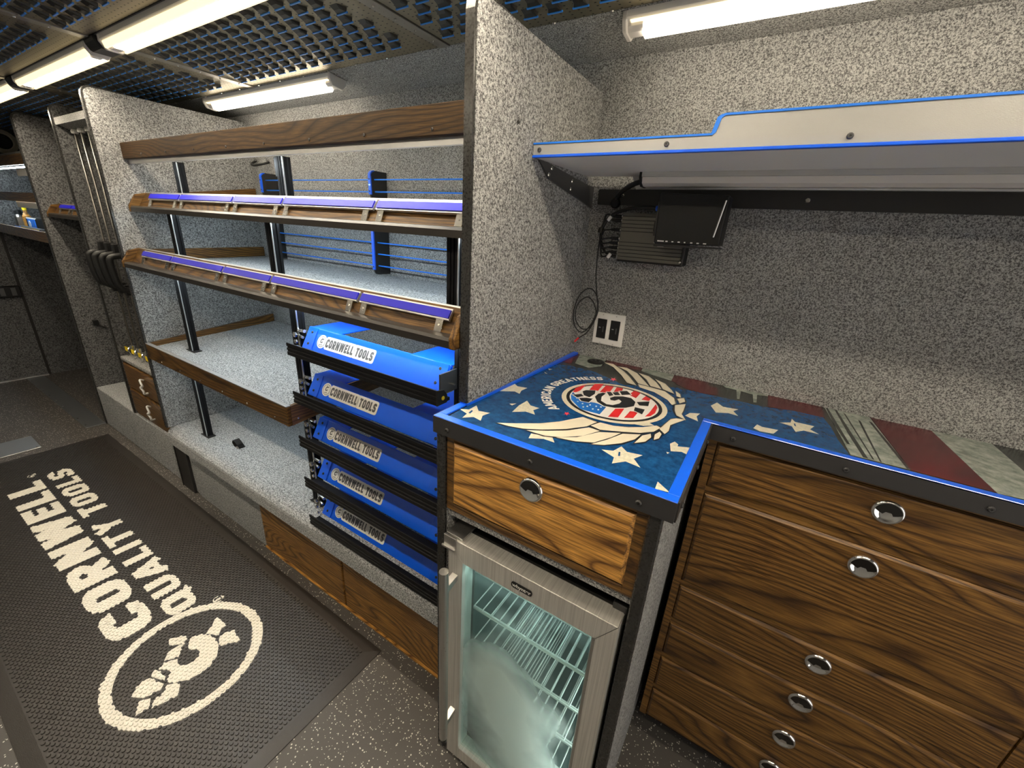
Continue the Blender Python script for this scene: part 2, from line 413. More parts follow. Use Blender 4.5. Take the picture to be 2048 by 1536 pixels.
def glyph(ch, wd, t):
    a = t/2; r = t*1.1; W = wd; G = []
    S = lambda pts, cl=False: G.append((rounded(pts, r, cl), cl))
    X = lambda pts: G.append((pts, False))
    if ch == 'C': S([(W-a,.66),(W-a,1-a),(a,1-a),(a,a),(W-a,a),(W-a,.34)])
    elif ch == 'G': S([(W-a,.70),(W-a,1-a),(a,1-a),(a,a),(W-a,a),(W-a,.5),(W*.5,.5)])
    elif ch == 'O': S([(a,a),(W-a,a),(W-a,1-a),(a,1-a)], True)
    elif ch == 'Q': S([(a,a),(W-a,a),(W-a,1-a),(a,1-a)], True); X([(W*.55,.3),(W,-.06)])
    elif ch == 'R': X([(a,0),(a,1)]); S([(0,1-a),(W-a,1-a),(W-a,.45),(0,.45)]); X([(W*.5,.45),(W-a,0)])
    elif ch == 'P': X([(a,0),(a,1)]); S([(0,1-a),(W-a,1-a),(W-a,.45),(0,.45)])
    elif ch == 'N': X([(a,0),(a,1)]); X([(W-a,0),(W-a,1)]); X([(a,1),(W-a,0)])
    elif ch == 'M': X([(a,0),(a,1)]); X([(W-a,0),(W-a,1)]); X([(a,1),(W/2,.25)]); X([(W/2,.25),(W-a,1)])
    elif ch == 'W': X([(a,1),(W*.27,0)]); X([(W*.27,0),(W/2,1)]); X([(W/2,1),(W*.73,0)]); X([(W*.73,0),(W-a,1)])
    elif ch == 'E': X([(a,0),(a,1)]); X([(0,1-a),(W,1-a)]); X([(0,a),(W,a)]); X([(0,.5),(W*.9,.5)])
    elif ch == 'L': X([(a,0),(a,1)]); X([(0,a),(W,a)])
    elif ch == 'T': X([(0,1-a),(W,1-a)]); X([(W/2,0),(W/2,1)])
    elif ch == 'I': X([(W/2,0),(W/2,1)])
    elif ch == 'U': S([(a,1),(a,a),(W-a,a),(W-a,1)])
    elif ch == 'Y': X([(a,1),(W/2,.45)]); X([(W-a,1),(W/2,.45)]); X([(W/2,0),(W/2,.5)])
    elif ch == 'A': X([(a*.8,0),(W/2,1)]); X([(W-a*.8,0),(W/2,1)]); X([(W*.22,.25),(W*.78,.25)])
    elif ch == 'S': S([(W-a,.70),(W-a,1-a),(a,1-a),(a,.5),(W-a,.5),(W-a,a),(a,a),(a,.30)])
    return G
WID = dict(C=.62,O=.62,Q=.62,R=.62,N=.66,W=.95,E=.52,L=.5,T=.58,I=.24,U=.62,A=.72,S=.6,Y=.66,G=.62,M=.78,P=.6)
def text_quads(txt, t=0.2, gap=0.12, width=None, extra=0.0):
    """quads of a line of text, height 1, scaled in u to the wanted width"""
    Q = []; u = 0
    for ch in txt:
        if ch == ' ': u += .38; continue
        for pts, cl in glyph(ch, WID[ch], t):
            for q in ribbon(pts, t+extra, cl): Q.append([(x+u, y) for x, y in q])
        u += WID[ch]+gap
    u -= gap
    s = (width/u) if width else 1.0
    return [[(x*s, y) for x, y in q] for q in Q], u*s
def flat(mb, quads, fn):
    for n_, q in enumerate(quads):
        p = [Vector(fn(x, y)) for x, y in q]
        nr = (p[1]-p[0]).cross(p[2]-p[0])
        if nr.length > 0: nr.normalize()
        mb.quad(*[v+nr*((n_ % 40)*4e-6) for v in p])
    return mb

# ================================================================ STRUCTURE
YW = 1.414; ZC = 2.175; XR = 2.0; XE = -6.0; YF = -.735
tag(B(XE-.3, XR+.05, YF-.05, YW+.05, -.06, 0).build('floor', 'floor_rubber'), kind='structure')
wb = MB().box(XE-.3, XR+.05, YW, YW+.05, 0, 2.1485)
wb.prism([(YW, 2.149), (1.203, ZC), (1.203, ZC+.03), (YW+.05, ZC+.03), (YW+.05, 2.149)], 'x', XE-.3, XR+.05)
tag(wb.build('wall_back', 'carpet'), kind='structure')
tag(B(XE-.3, XR+.05, YF-.05, YF, 0, 2.25).build('wall_front', 'carpet'), kind='structure')
# end wall at the right; its unseen doorway is added to light the lower surfaces
tag(B(XR, XR+.05, YF, -.50, 0, 2.25).box(XR, XR+.05, .90, YW, 0, 2.25).box(XR, XR+.05, -.50, .90, 2.0, 2.25).build('wall_right', 'carpet'), kind='structure')
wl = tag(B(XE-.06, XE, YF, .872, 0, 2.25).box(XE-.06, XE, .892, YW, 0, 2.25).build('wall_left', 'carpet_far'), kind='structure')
B(XE-.05, XE+.004, .872, .892, 0, 2.2).build('door_seal', 'black_rubber', wl)
B(XE, XE+.03, YF, .872, 0, .012).build('sill_strip', 'aluminium', wl)
B(XE-.05, XE+.006, .60, .872, 1.10, 1.75).build('wall_panel', 'carpet_far', wl)

# ceiling: backing, louvred panels, seam strips
ceil = tag(B(XE-.3, XR+.05, YF, YW, ZC+.035, ZC+.07).build('ceiling', 'black_metal'), kind='structure')
SEAMS = [-5.52, -4.40, -3.283, -2.164, -1.045, .074, 1.19]
PX, PY = .0697, .0447
lv = MB()     # one louvre: hood bulging down, open towards the back wall, blue lip on the open edge
a_, b_, L_, h_ = .021, .0145, .028, .009
lv.cur = 0
vs_ = [(-a_, 0, 0), (a_, 0, 0), (b_, -L_, 0), (-b_, -L_, 0), (-a_*.9, 0, -h_), (a_*.9, 0, -h_), (-b_*.8, -L_*.55, -h_*.75), (b_*.8, -L_*.55, -h_*.75)]
lv.add(vs_, [(4, 5, 7, 6), (6, 7, 2, 3), (0, 4, 6, 3), (5, 1, 2, 7)])
lv.cur = 1
lv.box(-a_, a_, -.0014, .0028, -h_-.0020, -h_+.0014)
lv_me = bpy.data.meshes.new('louvre'); lv_me.from_pydata(lv.v, [], lv.f)
lv_me.materials.append(M['louvre_metal']); lv_me.materials.append(M['blue_lip']); lv_me.polygons.foreach_set('material_index', lv.mi); lv_me.update()
rest = MB(); n_lv = 0
for i in range(len(SEAMS)-1):
    x0, x1 = SEAMS[i]+.022, SEAMS[i+1]-.022
    for (y0, y1) in ((.745, 1.20), (.02, .662)):
        pn = B(x0, x1, y0, y1, ZC, ZC+.004).build('ceiling_panel', 'ceiling_metal', ceil)
        near = (y0 > .7 and -2.2 < x0 < .1)
        rows = int((y1-y0-.10)/PY)
        for rI in range(rows+1):
            y = y1-.07-rI*PY
            if y < y0+.06: continue
            nx = int((x1-x0-.10)/PX)
            for k in range(nx+1):
                x = x0+.05+k*PX+(PX/2 if rI % 2 else 0)
                if x > x1-.045: continue
                if y0 < .1 and (y < .2 or x > -1.0): continue
                if near and n_lv < 300 and x < -.62:
                    o = bpy.data.objects.new('louvre', lv_me); col.objects.link(o); o.parent = pn
                    p0 = ORG[pn.name]; o.location = (x-p0[0], y-p0[1], ZC-p0[2]); n_lv += 1
                else:
                    base = len(rest.v); rest.v += [(q[0]+x, q[1]+y, q[2]+ZC) for q in lv.v]
                    rest.f += [tuple(base+j for j in f) for f in lv.f]; rest.mi += lv.mi
tag(rest.build('louvre_field', ['louvre_metal', 'blue_lip'], ceil), kind='stuff')
for x in SEAMS:
    for (y0, y1) in ((.742, 1.20), (.018, .664)):
        st = B(x-.02, x+.02, y0, y1, ZC-.004, ZC+.002).build('seam_strip', 'ceil_seam', ceil, bevel=.001)
        sm = MB()
        y = y0+.03
        while y < y1-.02:
            sm.screw((x, y, ZC-.004), (0, 0, -1), .004, .003); y += .075
        sm.build('rivet', 'chrome', ceil)
B(XE, XR, .664, .742, ZC-.001, ZC+.02).build('light_channel', 'dark_grey_metal', ceil)
sm = MB(); x = -4.5
while x < .6:
    sm.screw((x, 1.195, ZC-.001), (0, 0, -1), .005, .004); x += .16
sm.build('edge_screw', 'chrome', ceil)
B(XE, XR, YF, -.072, ZC, ZC+.004).build('ceiling_panel', 'ceiling_metal', ceil)
B(XE, XR, -.069, .015, ZC-.001, ZC+.02).build('light_channel', 'dark_grey_metal', ceil)

# ================================================================ LIGHT FIXTURES
def fixture(x0, x1, c, s, n, label, group, lh=.032, rh=.038, glow='tube_glow'):
    """c=(y,z) centre on mount surface, s,n = unit vectors (y,z) across / outward"""
    def g(u, h): return (c[0]+s[0]*u+n[0]*h, c[1]+s[1]*u+n[1]*h)
    t = thing('tube_light', ((x0+x1)/2, c[0], c[1]), label, 'light', group)
    MB().prism([g(-.036, 0), g(.036, 0), g(.036, .014), g(.030, .020), g(-.030, .020), g(-.036, .014)], 'x', x0+.012, x1-.012).build('housing', 'white_plastic', t)
    lens = MB().prism([g(-.020, .0205), g(.020, .0205), g(.021, .024), g(.012, lh), g(-.012, lh), g(-.021, .024)], 'x', x0+.05, x1-.05)
    lens.build('glowing_tube', glow, t)
    for sx in (-1, 1):
        MB().prism([g(sx*.0225, .0205), g(sx*.034, .0205), g(sx*.029, rh), g(sx*.0225, rh)], 'x', x0+.02, x1-.02).build('lens_rib', 'tube_side', t)
    for xa, xb in ((x0, x0+.012), (x1-.012, x1)):
        MB().prism([g(-.038, 0), g(.038, 0), g(.038, .020), g(.022, .040), g(-.022, .040), g(-.038, .020)], 'x', xa, xb).build('end_cap', 'clear_cap', t, bevel=.002)
    for xa, xb in ((x0+.012, x0+.05), (x1-.05, x1-.012)):
        MB().prism([g(-.021, .0205), g(.021, .0205), g(.021, .028), g(.012, .037), g(-.012, .037), g(-.021, .028)], 'x', xa, xb).build('tube_end', 'clear_cap', t)
    return t
FL = [(-4.25, -3.28, 'farthest lit ceiling tube light, beyond the tall grey partitions'),
      (-3.19, -2.215, 'lit ceiling tube light above the narrow bay with the steel bars'),
      (-2.09, -1.10, 'nearest lit ceiling tube light, running off the top edge of the photo'),
      (-1.00, -.02, 'lit ceiling tube light above the blue flag counter, out of frame'),
      (.10, 1.08, 'lit ceiling tube light above the drawer bank, out of frame')]
for x0, x1, lb in FL:
    fixture(x0, x1, (.704, ZC-.001), (1, 0), (0, -1), lb, 'ceiling tube lights in a row')
for x0, x1, lb in [(-4.25, -3.28, 'ceiling tube light of the other row opposite the farthest partition'), (-3.19, -2.215, 'ceiling tube light of the other row opposite the steel bars'),
                   (-2.09, -1.10, 'ceiling tube light of the other row opposite the shelving rack'), (-1.00, -.02, 'ceiling tube light of the other row above the camera'), (.10, 1.08, 'ceiling tube light of the other row opposite the drawers')]:
    fixture(x0, x1, (-.027, ZC-.001), (1, 0), (0, -1), lb, 'ceiling tube lights on the opposite side')
cs, cn = (-.9918, .1268), (-.1268, -.9918)
fixture(-2.635, -1.625, (1.243, 2.169), cs, cn, 'lit tube light on the sloped wall edge above the oak valance', 'wall tube lights', .044, .022, 'rack_wall_glow')
fixture(-.475, .54, (1.243, 2.169), cs, cn, 'lit tube light on the sloped wall edge above the metal wall shelf', 'wall tube lights', .044, .022, 'wall_glow')
for x in (-2.152, -3.235):
    t = tag(MB().prism([(.660, ZC), (.748, ZC), (.748, ZC-.012), (.733, ZC-.034), (.675, ZC-.034), (.660, ZC-.012)], 'x', x-.045, x+.045).build('strap_clamp', 'black_plastic', bevel=.004),
            'dark strap clamp between the ends of two ceiling lights, %s' % ('nearer the camera' if x > -3 else 'farther away'), 'clamp', 'dark clamps on the ceiling light row')

# ================================================================ PARTITIONS
def partition(x0, x1, y0, z0, z1, label, yb=YW, mat='carpet', r=.03):
    t = thing('partition_panel', ((x0+x1)/2, (y0+yb)/2, z0), label, 'partition', 'grey carpeted partitions')
    prof = [(y0+.006, z0), (yb-.001, z0), (yb-.001, z1)] + [(y0+.006+r-r*math.sin(math.radians(a)), z1-r+r*math.cos(math.radians(a))) for a in (0, 22, 45, 68, 90)]
    MB().prism(prof, 'x', x0, x1).build('carpet_panel', mat, t)
    e = [(y0+.006, z0)] + [(y0+.006+r-r*math.sin(math.radians(a)), z1-r+r*math.cos(math.radians(a))) for a in (90, 68, 45, 22, 0)] + [(y0+.20, z1)]
    eo = [(y0-.002, z0)] + [(y0+.006+r-(r+.008)*math.sin(math.radians(a)), z1-r+(r+.008)*math.cos(math.radians(a))) for a in (90, 68, 45, 22, 0)] + [(y0+.20, z1+.001)]
    MB().prism(e + eo[::-1], 'x', x0+.002, x1-.002).build('edge_trim', 'edge_rubber', t, bevel=.003)
    return t
partition(-.612, -.586, .760, .505, 2.062, 'tall grey carpeted partition with black edge between shelving rack and counter', mat='carpet_mid')
partition(-2.691, -2.665, .752, .505, 2.112, 'grey carpeted partition at the far end of the oak shelving rack', mat='carpet_mid')
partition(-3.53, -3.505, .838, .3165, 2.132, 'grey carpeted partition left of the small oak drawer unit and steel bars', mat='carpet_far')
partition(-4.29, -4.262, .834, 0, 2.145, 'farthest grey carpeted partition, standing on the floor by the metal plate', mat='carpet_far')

# ================================================================ BENCH
bn = thing('carpeted_bench', (-2.4, 1.1, 0), 'long low grey carpeted bench with oak doors under the shelving rack', 'bench')
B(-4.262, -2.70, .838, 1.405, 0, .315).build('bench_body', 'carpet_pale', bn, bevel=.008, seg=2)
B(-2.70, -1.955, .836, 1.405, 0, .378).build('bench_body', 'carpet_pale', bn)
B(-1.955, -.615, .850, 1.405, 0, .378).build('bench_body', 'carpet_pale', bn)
r = .055; yn, zn = .753, .505
nos = [(1.408, zn-.125), (1.408, zn)] + [(yn+r-r*math.sin(math.radians(a)), zn-r+r*math.cos(math.radians(a))) for a in range(0, 91, 15)] + [(yn, zn-.105), (yn+.02, zn-.125)]
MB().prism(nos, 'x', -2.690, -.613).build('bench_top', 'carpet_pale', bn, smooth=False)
for x0, x1 in ((-1.95, -1.306), (-1.296, -.62)):
    d = B(x0, x1, .832, .850, .012, .375).build('door', 'oak_door', bn, bevel=.003)
    tag(d, 'oak door')
B(-1.953, -.62, .827, .836, 0, .007).build('kick_trim', 'oak_lit', bn)
B(-2.885, -2.735, .824, .838, 0, .315).build('vent_cover', 'black_metal', bn, bevel=.002)
B(-2.893, -2.885, .820, .838, 0, .32).build('vent_edge', 'edge_rubber', bn)
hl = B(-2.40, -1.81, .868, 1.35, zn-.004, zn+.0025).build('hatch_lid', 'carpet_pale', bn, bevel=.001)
sp = bez([(-2.175, .878, zn+.003), (-2.178, .872, zn+.028), (-2.158, .870, zn+.048), (-2.132, .872, zn+.030), (-2.135, .882, zn+.003)], 16)
mbs = MB()
for i in range(len(sp)-1):
    p, q = sp[i], sp[i+1]
    mbs.add([(p.x, p.y-.014, p.z), (p.x, p.y+.014, p.z), (q.x, q.y+.014, q.z), (q.x, q.y-.014, q.z),
             (p.x, p.y-.014, p.z+.003), (p.x, p.y+.014, p.z+.003), (q.x, q.y+.014, q.z+.003), (q.x, q.y-.014, q.z+.003)],
            [(0,3,2,1),(4,5,6,7),(0,1,5,4),(1,2,6,5),(2,3,7,6),(3,0,4,7)])
mbs.build('pull_strap', 'black_rubber', hl)
# aluminium plates on the floor
pl = thing('floor_plate', (-5.1, .775, 0), 'long grey metal floor plate with rivets beside the farthest partition', 'floor plate')
B(-5.98, -4.272, .715, .832, .0005, .006).build('plate', 'plate_grey', pl, bevel=.001)
for k in range(9): MB().screw((-4.33-k*.19, .728, .006), (0, 0, 1), .007, .003).build('rivet', 'chrome', pl)
pl = thing('floor_hatch_plate', (-4.27, .2, 0), 'pale brushed metal plate on the floor past the end of the black mat', 'floor plate')
B(-4.40, -4.135, -.35, .448, .0005, .005).build('plate', 'aluminium', pl, bevel=.001)
for y in (.43, .10, -.3):
    MB().screw((-4.15, y, .005), (0, 0, 1), .006, .003).build('rivet', 'chrome', pl)

# ================================================================ SHELVING RACK
rk = thing('shelving_rack', (-1.64, 1.1, .505), 'oak and black aluminium shelving rack with blue label strips between two partitions', 'shelving')
X0, X1 = -2.664, -.613
va = B(X0, X1, .840, .858, 1.848, 1.914).build('valance_board', 'oak_valance', rk, bevel=.002)
for k in range(9): MB().screw((-2.45+k*.24, .840, 1.862), (0, -1, 0), .004, .002).build('screw', 'black_metal', va)
B(X0, X1, .858, .870, 1.831, 1.850).build('light_channel', 'aluminium', rk)
B(-2.48, -.63, .872, .885, 1.8450, 1.8463).build('led_strip', 'strip_glow', rk)
B(X0, X1, .871, .886, 1.8465, 1.850).build('light_channel', 'aluminium', rk)
SEG = [-2.545, -2.232, -1.79, -1.464, -1.008, -.66]
def display_shelf(y, z, tilt, parent, x0, x1, segs, back=YW-.004):
    """front rail: nosing, slanted upstand, blue label strips on silver tabs, end brackets, carpeted deck"""
    sh = MB().prism([(y, z), (y, z+.018), (y+.006, z+.025), (y+.045, z+.026), (y+.045, z)], 'x', x0+.016, x1-.016).build('shelf_nosing', 'bronze_edge', parent)
    MB().prism([(y+.034, z+.026), (y+.046, z+.026), (y+.086, z+.084), (y+.072, z+.086)], 'x', x0+.016, x1-.016).build('upstand', 'oak_dark_x', sh)
    MB().prism([(y+.0725, z+.0862), (y+.0865, z+.0842), (y+.088, z+.0875), (y+.074, z+.0895)], 'x', x0+.016, x1-.016).build('top_bead', 'aluminium', sh)
    br = [(y-.002, z-.001), (y-.002, z+.026), (y+.030, z+.077), (y+.082, z+.089), (y+.098, z+.03), (y+.098, z-.001)]
    for xa, xb in ((x0, x0+.018), (x1-.018, x1)):
        MB().prism(br, 'x', xa, xb).build('end_bracket', 'oak_dark_y', sh, bevel=.002)
    for a, b in zip(segs[:-1], segs[1:]):
        a += .006; b -= .006
        MB().prism([(y+.040, z+.058), (y+.046, z+.053), (y+.063, z+.079), (y+.058, z+.084)], 'x', a, b).build('strip_holder', 'aluminium', sh)
        MB().prism([(y+.0395, z+.0635), (y+.0425, z+.0615), (y+.0545, z+.080), (y+.0515, z+.082)], 'x', a+.002, b-.002).build('label_strip', 'blue_strip', sh)
        for xt in (a+.02, b-.03) if b-a > .1 else (a+.02,):
            tb = MB().prism([(y+.030, z+.0265), (y+.0335, z+.0265), (y+.047, z+.058), (y+.043, z+.060)], 'x', xt-.012, xt+.012)
            tb.screw((xt, y+.0385, z+.042), (0, -.9, .45), .004, .003)
            tb.build('tab', 'zinc', sh)
    dz = tilt
    yd = y+.06
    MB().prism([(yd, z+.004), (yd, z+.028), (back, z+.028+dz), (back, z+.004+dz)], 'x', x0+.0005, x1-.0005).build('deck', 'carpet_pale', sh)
    MB().prism([(y+.084, z+.03), (y+.084, z+.082), (back, z+.082+dz), (back, z+.03+dz)], 'x', x0+.0005, x0+.016).build('side_board', 'oak_y', sh)
    return sh
display_shelf(.818, 1.624, .078, rk, X0, X1, SEG)
display_shelf(.742, 1.372, .012, rk, X0, X1, SEG)
for y, z in ((.94, 1.622), (.83, 1.362)):
    B(X0+.05, -.63, y-.009, y+.009, z+.0115, z+.014).build('light_channel', 'aluminium', rk)
    MB().prism([(y-.006, z+.0020), (y-.0052, z+.0010), (y+.0060, z+.0094), (y+.0052, z+.0104)], 'x', X0+.18, -.64).build('led_strip', 'strip_glow', rk)
# oak tray
B(X0+.05, -1.45, .786, .800, .9285, .9325).build('light_channel', 'aluminium', rk)  # channel of the added under-tray strip
B(X0+.15, -1.45, .788, .798, .9272, .9284).build('led_strip', 'strip_glow', rk)  # unseen strip added under the tray to brighten the bench
tr = B(X0, -1.412, .750, .766, .909, .988).build('tray_front_board', 'oak_dark_x', rk, bevel=.002)
B(X0, -1.4125, .7495, .767, .9885, .992).build('tray_bead', 'aluminium', tr)
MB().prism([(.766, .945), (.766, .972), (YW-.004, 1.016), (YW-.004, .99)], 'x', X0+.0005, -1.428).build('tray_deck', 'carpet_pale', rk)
MB().prism([(.766, .972), (.766, .993), (YW-.004, 1.062), (YW-.004, 1.016)], 'x', X0+.0005, X0+.018).build('tray_side_board', 'oak_y', rk)
MB().prism([(.766, .909), (.766, .988), (1.30, 1.024), (1.30, .955)], 'x', -1.428, -1.412).build('tray_side_board', 'oak_y', rk)
for k in range(6): MB().screw((-2.5+k*.2, .750, .925), (0, -1, 0), .004, .002).build('screw', 'zinc', rk)
MB().screw((-1.412, .79, .932), (1, 0, 0), .004, .002).build('screw', 'zinc', rk)
def post(x, y, z0, z1, foot=True, wd=.04, dp=.03, mat='black_anodised'):
    h = wd/2; g = .004
    prof = [(x-h, y-dp/2), (x-h+.011, y-dp/2), (x-h+.012, y-dp/2+g), (x-h+.016, y-dp/2+g), (x-h+.017, y-dp/2), (x+h-.017, y-dp/2), (x+h-.016, y-dp/2+g), (x+h-.012, y-dp/2+g), (x+h-.011, y-dp/2), (x+h, y-dp/2),
            (x+h, y-.006), (x+h-g, y-.004), (x+h-g, y+.004), (x+h, y+.006), (x+h, y+dp/2), (x-h, y+dp/2), (x-h, y+.006), (x-h+g, y+.004), (x-h+g, y-.004), (x-h, y-.006)]
    p = MB().prism(prof, 'z', z0, z1).build('post', mat, rk)
    B(x+h-.003, x+h+.0008, y-dp/2-.0008, y-dp/2+.003, z0+.002, z1-.002).build('bright_edge', 'aluminium', p)
    if foot:
        B(x-h-.02, x+h+.02, y-dp/2-.004, y+dp/2+.004, z0, z0+.005).build('foot_plate', 'black_metal', p, bevel=.001)
for x, y, z0, z1, ft in [(-2.41, .845, zn+.001, .948, True), (-2.41, .864, .980, 1.375, True), (-2.41, .892, 1.402, 1.630, False), (-2.41, .955, 1.668, 1.845, False),
                     (-1.60, .892, 1.402, 1.630, False), (-1.585, .955, 1.668, 1.845, False), (-1.435, .848, zn+.001, 1.375, True), (-.735, .892, 1.402, 1.630, False),
                     (-.69, .875, zn+.001, 1.375, True), (-.69, .955, 1.668, 1.845, False)]:
    post(x, y, z0, z1, ft)
B(-1.628, -1.602, .945, .965, 1.78, 1.845).build('switch_box', 'black_plastic', rk, bevel=.002)

# blue wire racks on the back wall
def wire_rack(name, xs, z0, z1, zs, label):
    t = thing(name, (sum(xs)/len(xs), 1.37, z0), label, 'wire rack', 'blue wire racks on the back wall')
    for x in xs:
        yb, yf = YW-.002, 1.322
        pf = [(yb, z0), (yf+.02, z0)] + [(yf+.02-.02*math.sin(math.radians(a)), z0+.02-.02*math.cos(math.radians(a))) for a in (30, 60, 90)] + \
             [(yf+.02-.02*math.cos(math.radians(a)), z1-.02+.02*math.sin(math.radians(a))) for a in (0, 30, 60, 90)] + [(yb, z1)]
        bk = MB().prism(pf, 'x', x-.004, x+.004).build('bracket', 'black_metal', t)
        MB().prism([(yf-.001, z0+.022), (yf+.005, z0+.022), (yf+.005, z1-.022), (yf-.001, z1-.022)], 'x', x-.010, x+.005).build('bracket_edge', 'blue_paint', bk)
        e = [(yf-.001, z1-.022)] + [(yf+.02-.021*math.cos(math.radians(a)), z1-.02+.021*math.sin(math.radians(a))) for a in (10, 30, 60, 90)]
        e2 = [(p[0]+.004, p[1]-.004) for p in e]
        MB().prism(e+e2[::-1], 'x', x-.010, x+.005).build('bracket_edge', 'blue_paint', bk)
        for zz in (z0+.035, z1-.035): MB().screw((x-.003, yf-.001, zz), (0, -1, 0), .003, .002).build('screw', 'black_metal', bk)
    for z in zs:
        MB().tube([(xs[0], 1.345, z), (xs[-1]+.36, 1.345, z)], .0032, 6).build('wire', 'blue_wire', t, smooth=True)
    return t
wire_rack('wire_rack', [-2.42, -1.57, -.98], 1.736, 1.853, [1.818, 1.770], 'blue two-wire rack high on the back wall under the oak valance')
wire_rack('wire_rack', [-2.42, -1.57, -.98], 1.420, 1.655, [1.560, 1.511, 1.459], 'blue three-wire rack on the back wall above the middle carpeted shelf')
# grab handle on the wall
gh = thing('grab_handle', (-2.53, 1.39, 1.90), 'small black grab handle on the wall at the rack corner', 'handle')
MB().tube(bez([(-2.60, YW-.004, 1.925), (-2.595, YW-.035, 1.905), (-2.55, YW-.045, 1.895), (-2.49, YW-.040, 1.90), (-2.47, YW-.004, 1.915)], 16), .006, 8).build('grip', 'black_plastic', gh, smooth=True)
for x in (-2.60, -2.49): MB().screw((x, YW-.008, 1.928), (0, -1, 0), .008, .004).build('screw', 'chrome', gh)

# ================================================================ BLUE TILTED DISPLAY TRAYS
pitch = .1775
def plate_fn(k):
    dz = -pitch*k
    o = Vector((-1.360, .809, 1.215+dz)); e1 = Vector((1, 0, 0)); e2 = Vector((0, .041, .072)).normalized(); nn = Vector((0, -e2.z, e2.y))
    return o, e1, e2, nn
names_t = ['topmost', 'second', 'third', 'fourth', 'lowest']
for k in range(5):
    dz = -pitch*k; zt = 1.246+dz
    t = thing('tilted_display_tray', (-1.03, .80, zt-.05), '%s of the five blue tilted display trays lettered CORNWELL TOOLS' % names_t[k], 'display tray', 'blue tilted display trays in the rack')
    o, e1, e2, nn = plate_fn(k)
    Wp, Hp = .648, .084
    def P3(u, v, h=0): q = o+e1*u+e2*v+nn*h; return (q.x, q.y, q.z)
    bx = MB()
    bx.add([P3(0,0,-.004), P3(Wp,0,-.004), P3(Wp,Hp,-.004), P3(0,Hp,-.004), P3(0,0), P3(Wp,0), P3(Wp,Hp), P3(0,Hp)], [(0,3,2,1),(4,5,6,7),(0,1,5,4),(1,2,6,5),(2,3,7,6),(3,0,4,7)])
    bx.build('blue_plate', 'blue_paint', t, bevel=.0015)
    for u0, u1 in ((0.0, .052), (Wp-.06, Wp)):
        bx = MB(); bx.add([P3(u0,.002,.0002), P3(u1,.002,.0002), P3(u1-.004,Hp-.002,.0002), P3(u0,Hp-.002,.0002), P3(u0,.002,.004), P3(u1,.002,.004), P3(u1-.004,Hp-.002,.004), P3(u0,Hp-.002,.004)], [(0,3,2,1),(4,5,6,7),(0,1,5,4),(1,2,6,5),(2,3,7,6),(3,0,4,7)])
        cl = bx.build('end_plate', 'blue_paint', t, bevel=.001)
        for v in (.022, .064): MB().screw(P3((u0+u1)/2, v, .004), nn, .005, .002).build('screw', 'black_metal', cl)
    # blue wings running back under the tray
    ytop = o.y+e2.y*Hp; ztop = o.z+e2.z*Hp
    for xa, xb in ((-1.36, -1.20), (-.87, -.712)):
        B(xa, xb, ytop-.002, ytop+.26, ztop-.006, ztop-.002).build('wing', 'blue_paint', t, bevel=.001)
    B(-1.362, -.71, ytop+.0, ytop+.003, ztop-.02, ztop-.006).build('back_lip', 'blue_paint', t)
    # front rail extrusion with grooves
    y0 = .752
    prof = [(y0, zt-.043), (y0, zt-.032), (y0+.003, zt-.030), (y0+.003, zt-.026), (y0, zt-.024), (y0, zt-.019), (y0+.003, zt-.017), (y0+.003, zt-.013), (y0, zt-.011), (y0, zt), (y0+.004, zt), (y0+.008, zt-.03), (y0+.055, zt-.034), (y0+.055, zt-.043)]
    MB().prism(prof, 'x', -1.358, -.6815).build('front_rail', 'black_anodised', t)
    MB().prism([(y0-.001, zt-.044), (y0-.001, zt+.001), (y0+.028, zt-.004), (y0+.040, zt-.02), (y0+.040, zt-.044)], 'x', -.6815, -.677).build('rail_cap', 'black_plastic', t, bevel=.001)
    MB().lathe((-.6772, y0+.022, zt-.026), (1, 0, 0), [(.006, 0), (.006, .0015), (.003, .0015)], 10).build('amber_light', 'yellow_tag', t)
    # clamps and bolts at both ends
    hw = MB()
    hw.tube([(-1.425, .84, zt+.018), (-1.37, .83, zt+.024)], .006, 8).tube([(-1.42, .835, zt+.002), (-1.368, .82, zt+.004)], .005, 8)
    hw.tube([(-1.40, .825, zt-.03), (-1.40, .825, zt+.025)], .004, 6)
    hw.lathe((-1.402, .815, zt+.01), (0, -1, 0), [(.010, 0), (.010, .006), (.005, .008)], 6).lathe((-1.392, .81, zt-.012), (0, -1, 0), [(.008, 0), (.008, .006), (.004, .008)], 6)
    hw.lathe((-1.372, .80, zt-.026), (0, -1, 0), [(.006, 0), (.006, .005)], 6)
    hw.build('clamp', 'zinc', t)
    B(-.705, -.700, .79, .86, zt-.03, zt+.03).build('side_plate', 'dark_grey_metal', t)
    MB().tube([(-.700, .83, zt-.005), (-.682, .83, zt-.005)], .003, 6).build('bolt', 'zinc', t)
    # sticker
    tw, th = .235, .030
    q, wd_ = text_quads('CORNWELL TOOLS', .25, .11, tw/th)
    qw, _ = text_quads('CORNWELL TOOLS', .25, .11, tw/th)
    s_white = MB(); u0, v0 = .112, .026
    # white backing: one rounded outline per word
    def rr(x0, x1, y0_, y1_, r_):
        return rounded([(x0, y0_), (x1, y0_), (x1, y1_), (x0, y1_)], r_, True, 3)
    sc_ = th
    cw = (tw/th)
    tot = sum(WID[c] for c in 'CORNWELL')+.11*7+.38+.11+sum(WID[c] for c in 'TOOLS')+.11*4
    w1 = (sum(WID[c] for c in 'CORNWELL')+.11*7)/tot*cw
    for x0, x1 in ((-.16, w1+.22), (w1+.0, cw+.25)):
        s_white.quad(*[P3(u0+x*sc_, v0+y_*sc_, .0006) for x, y_ in rr(x0, x1, -.26, 1.26, .3)])
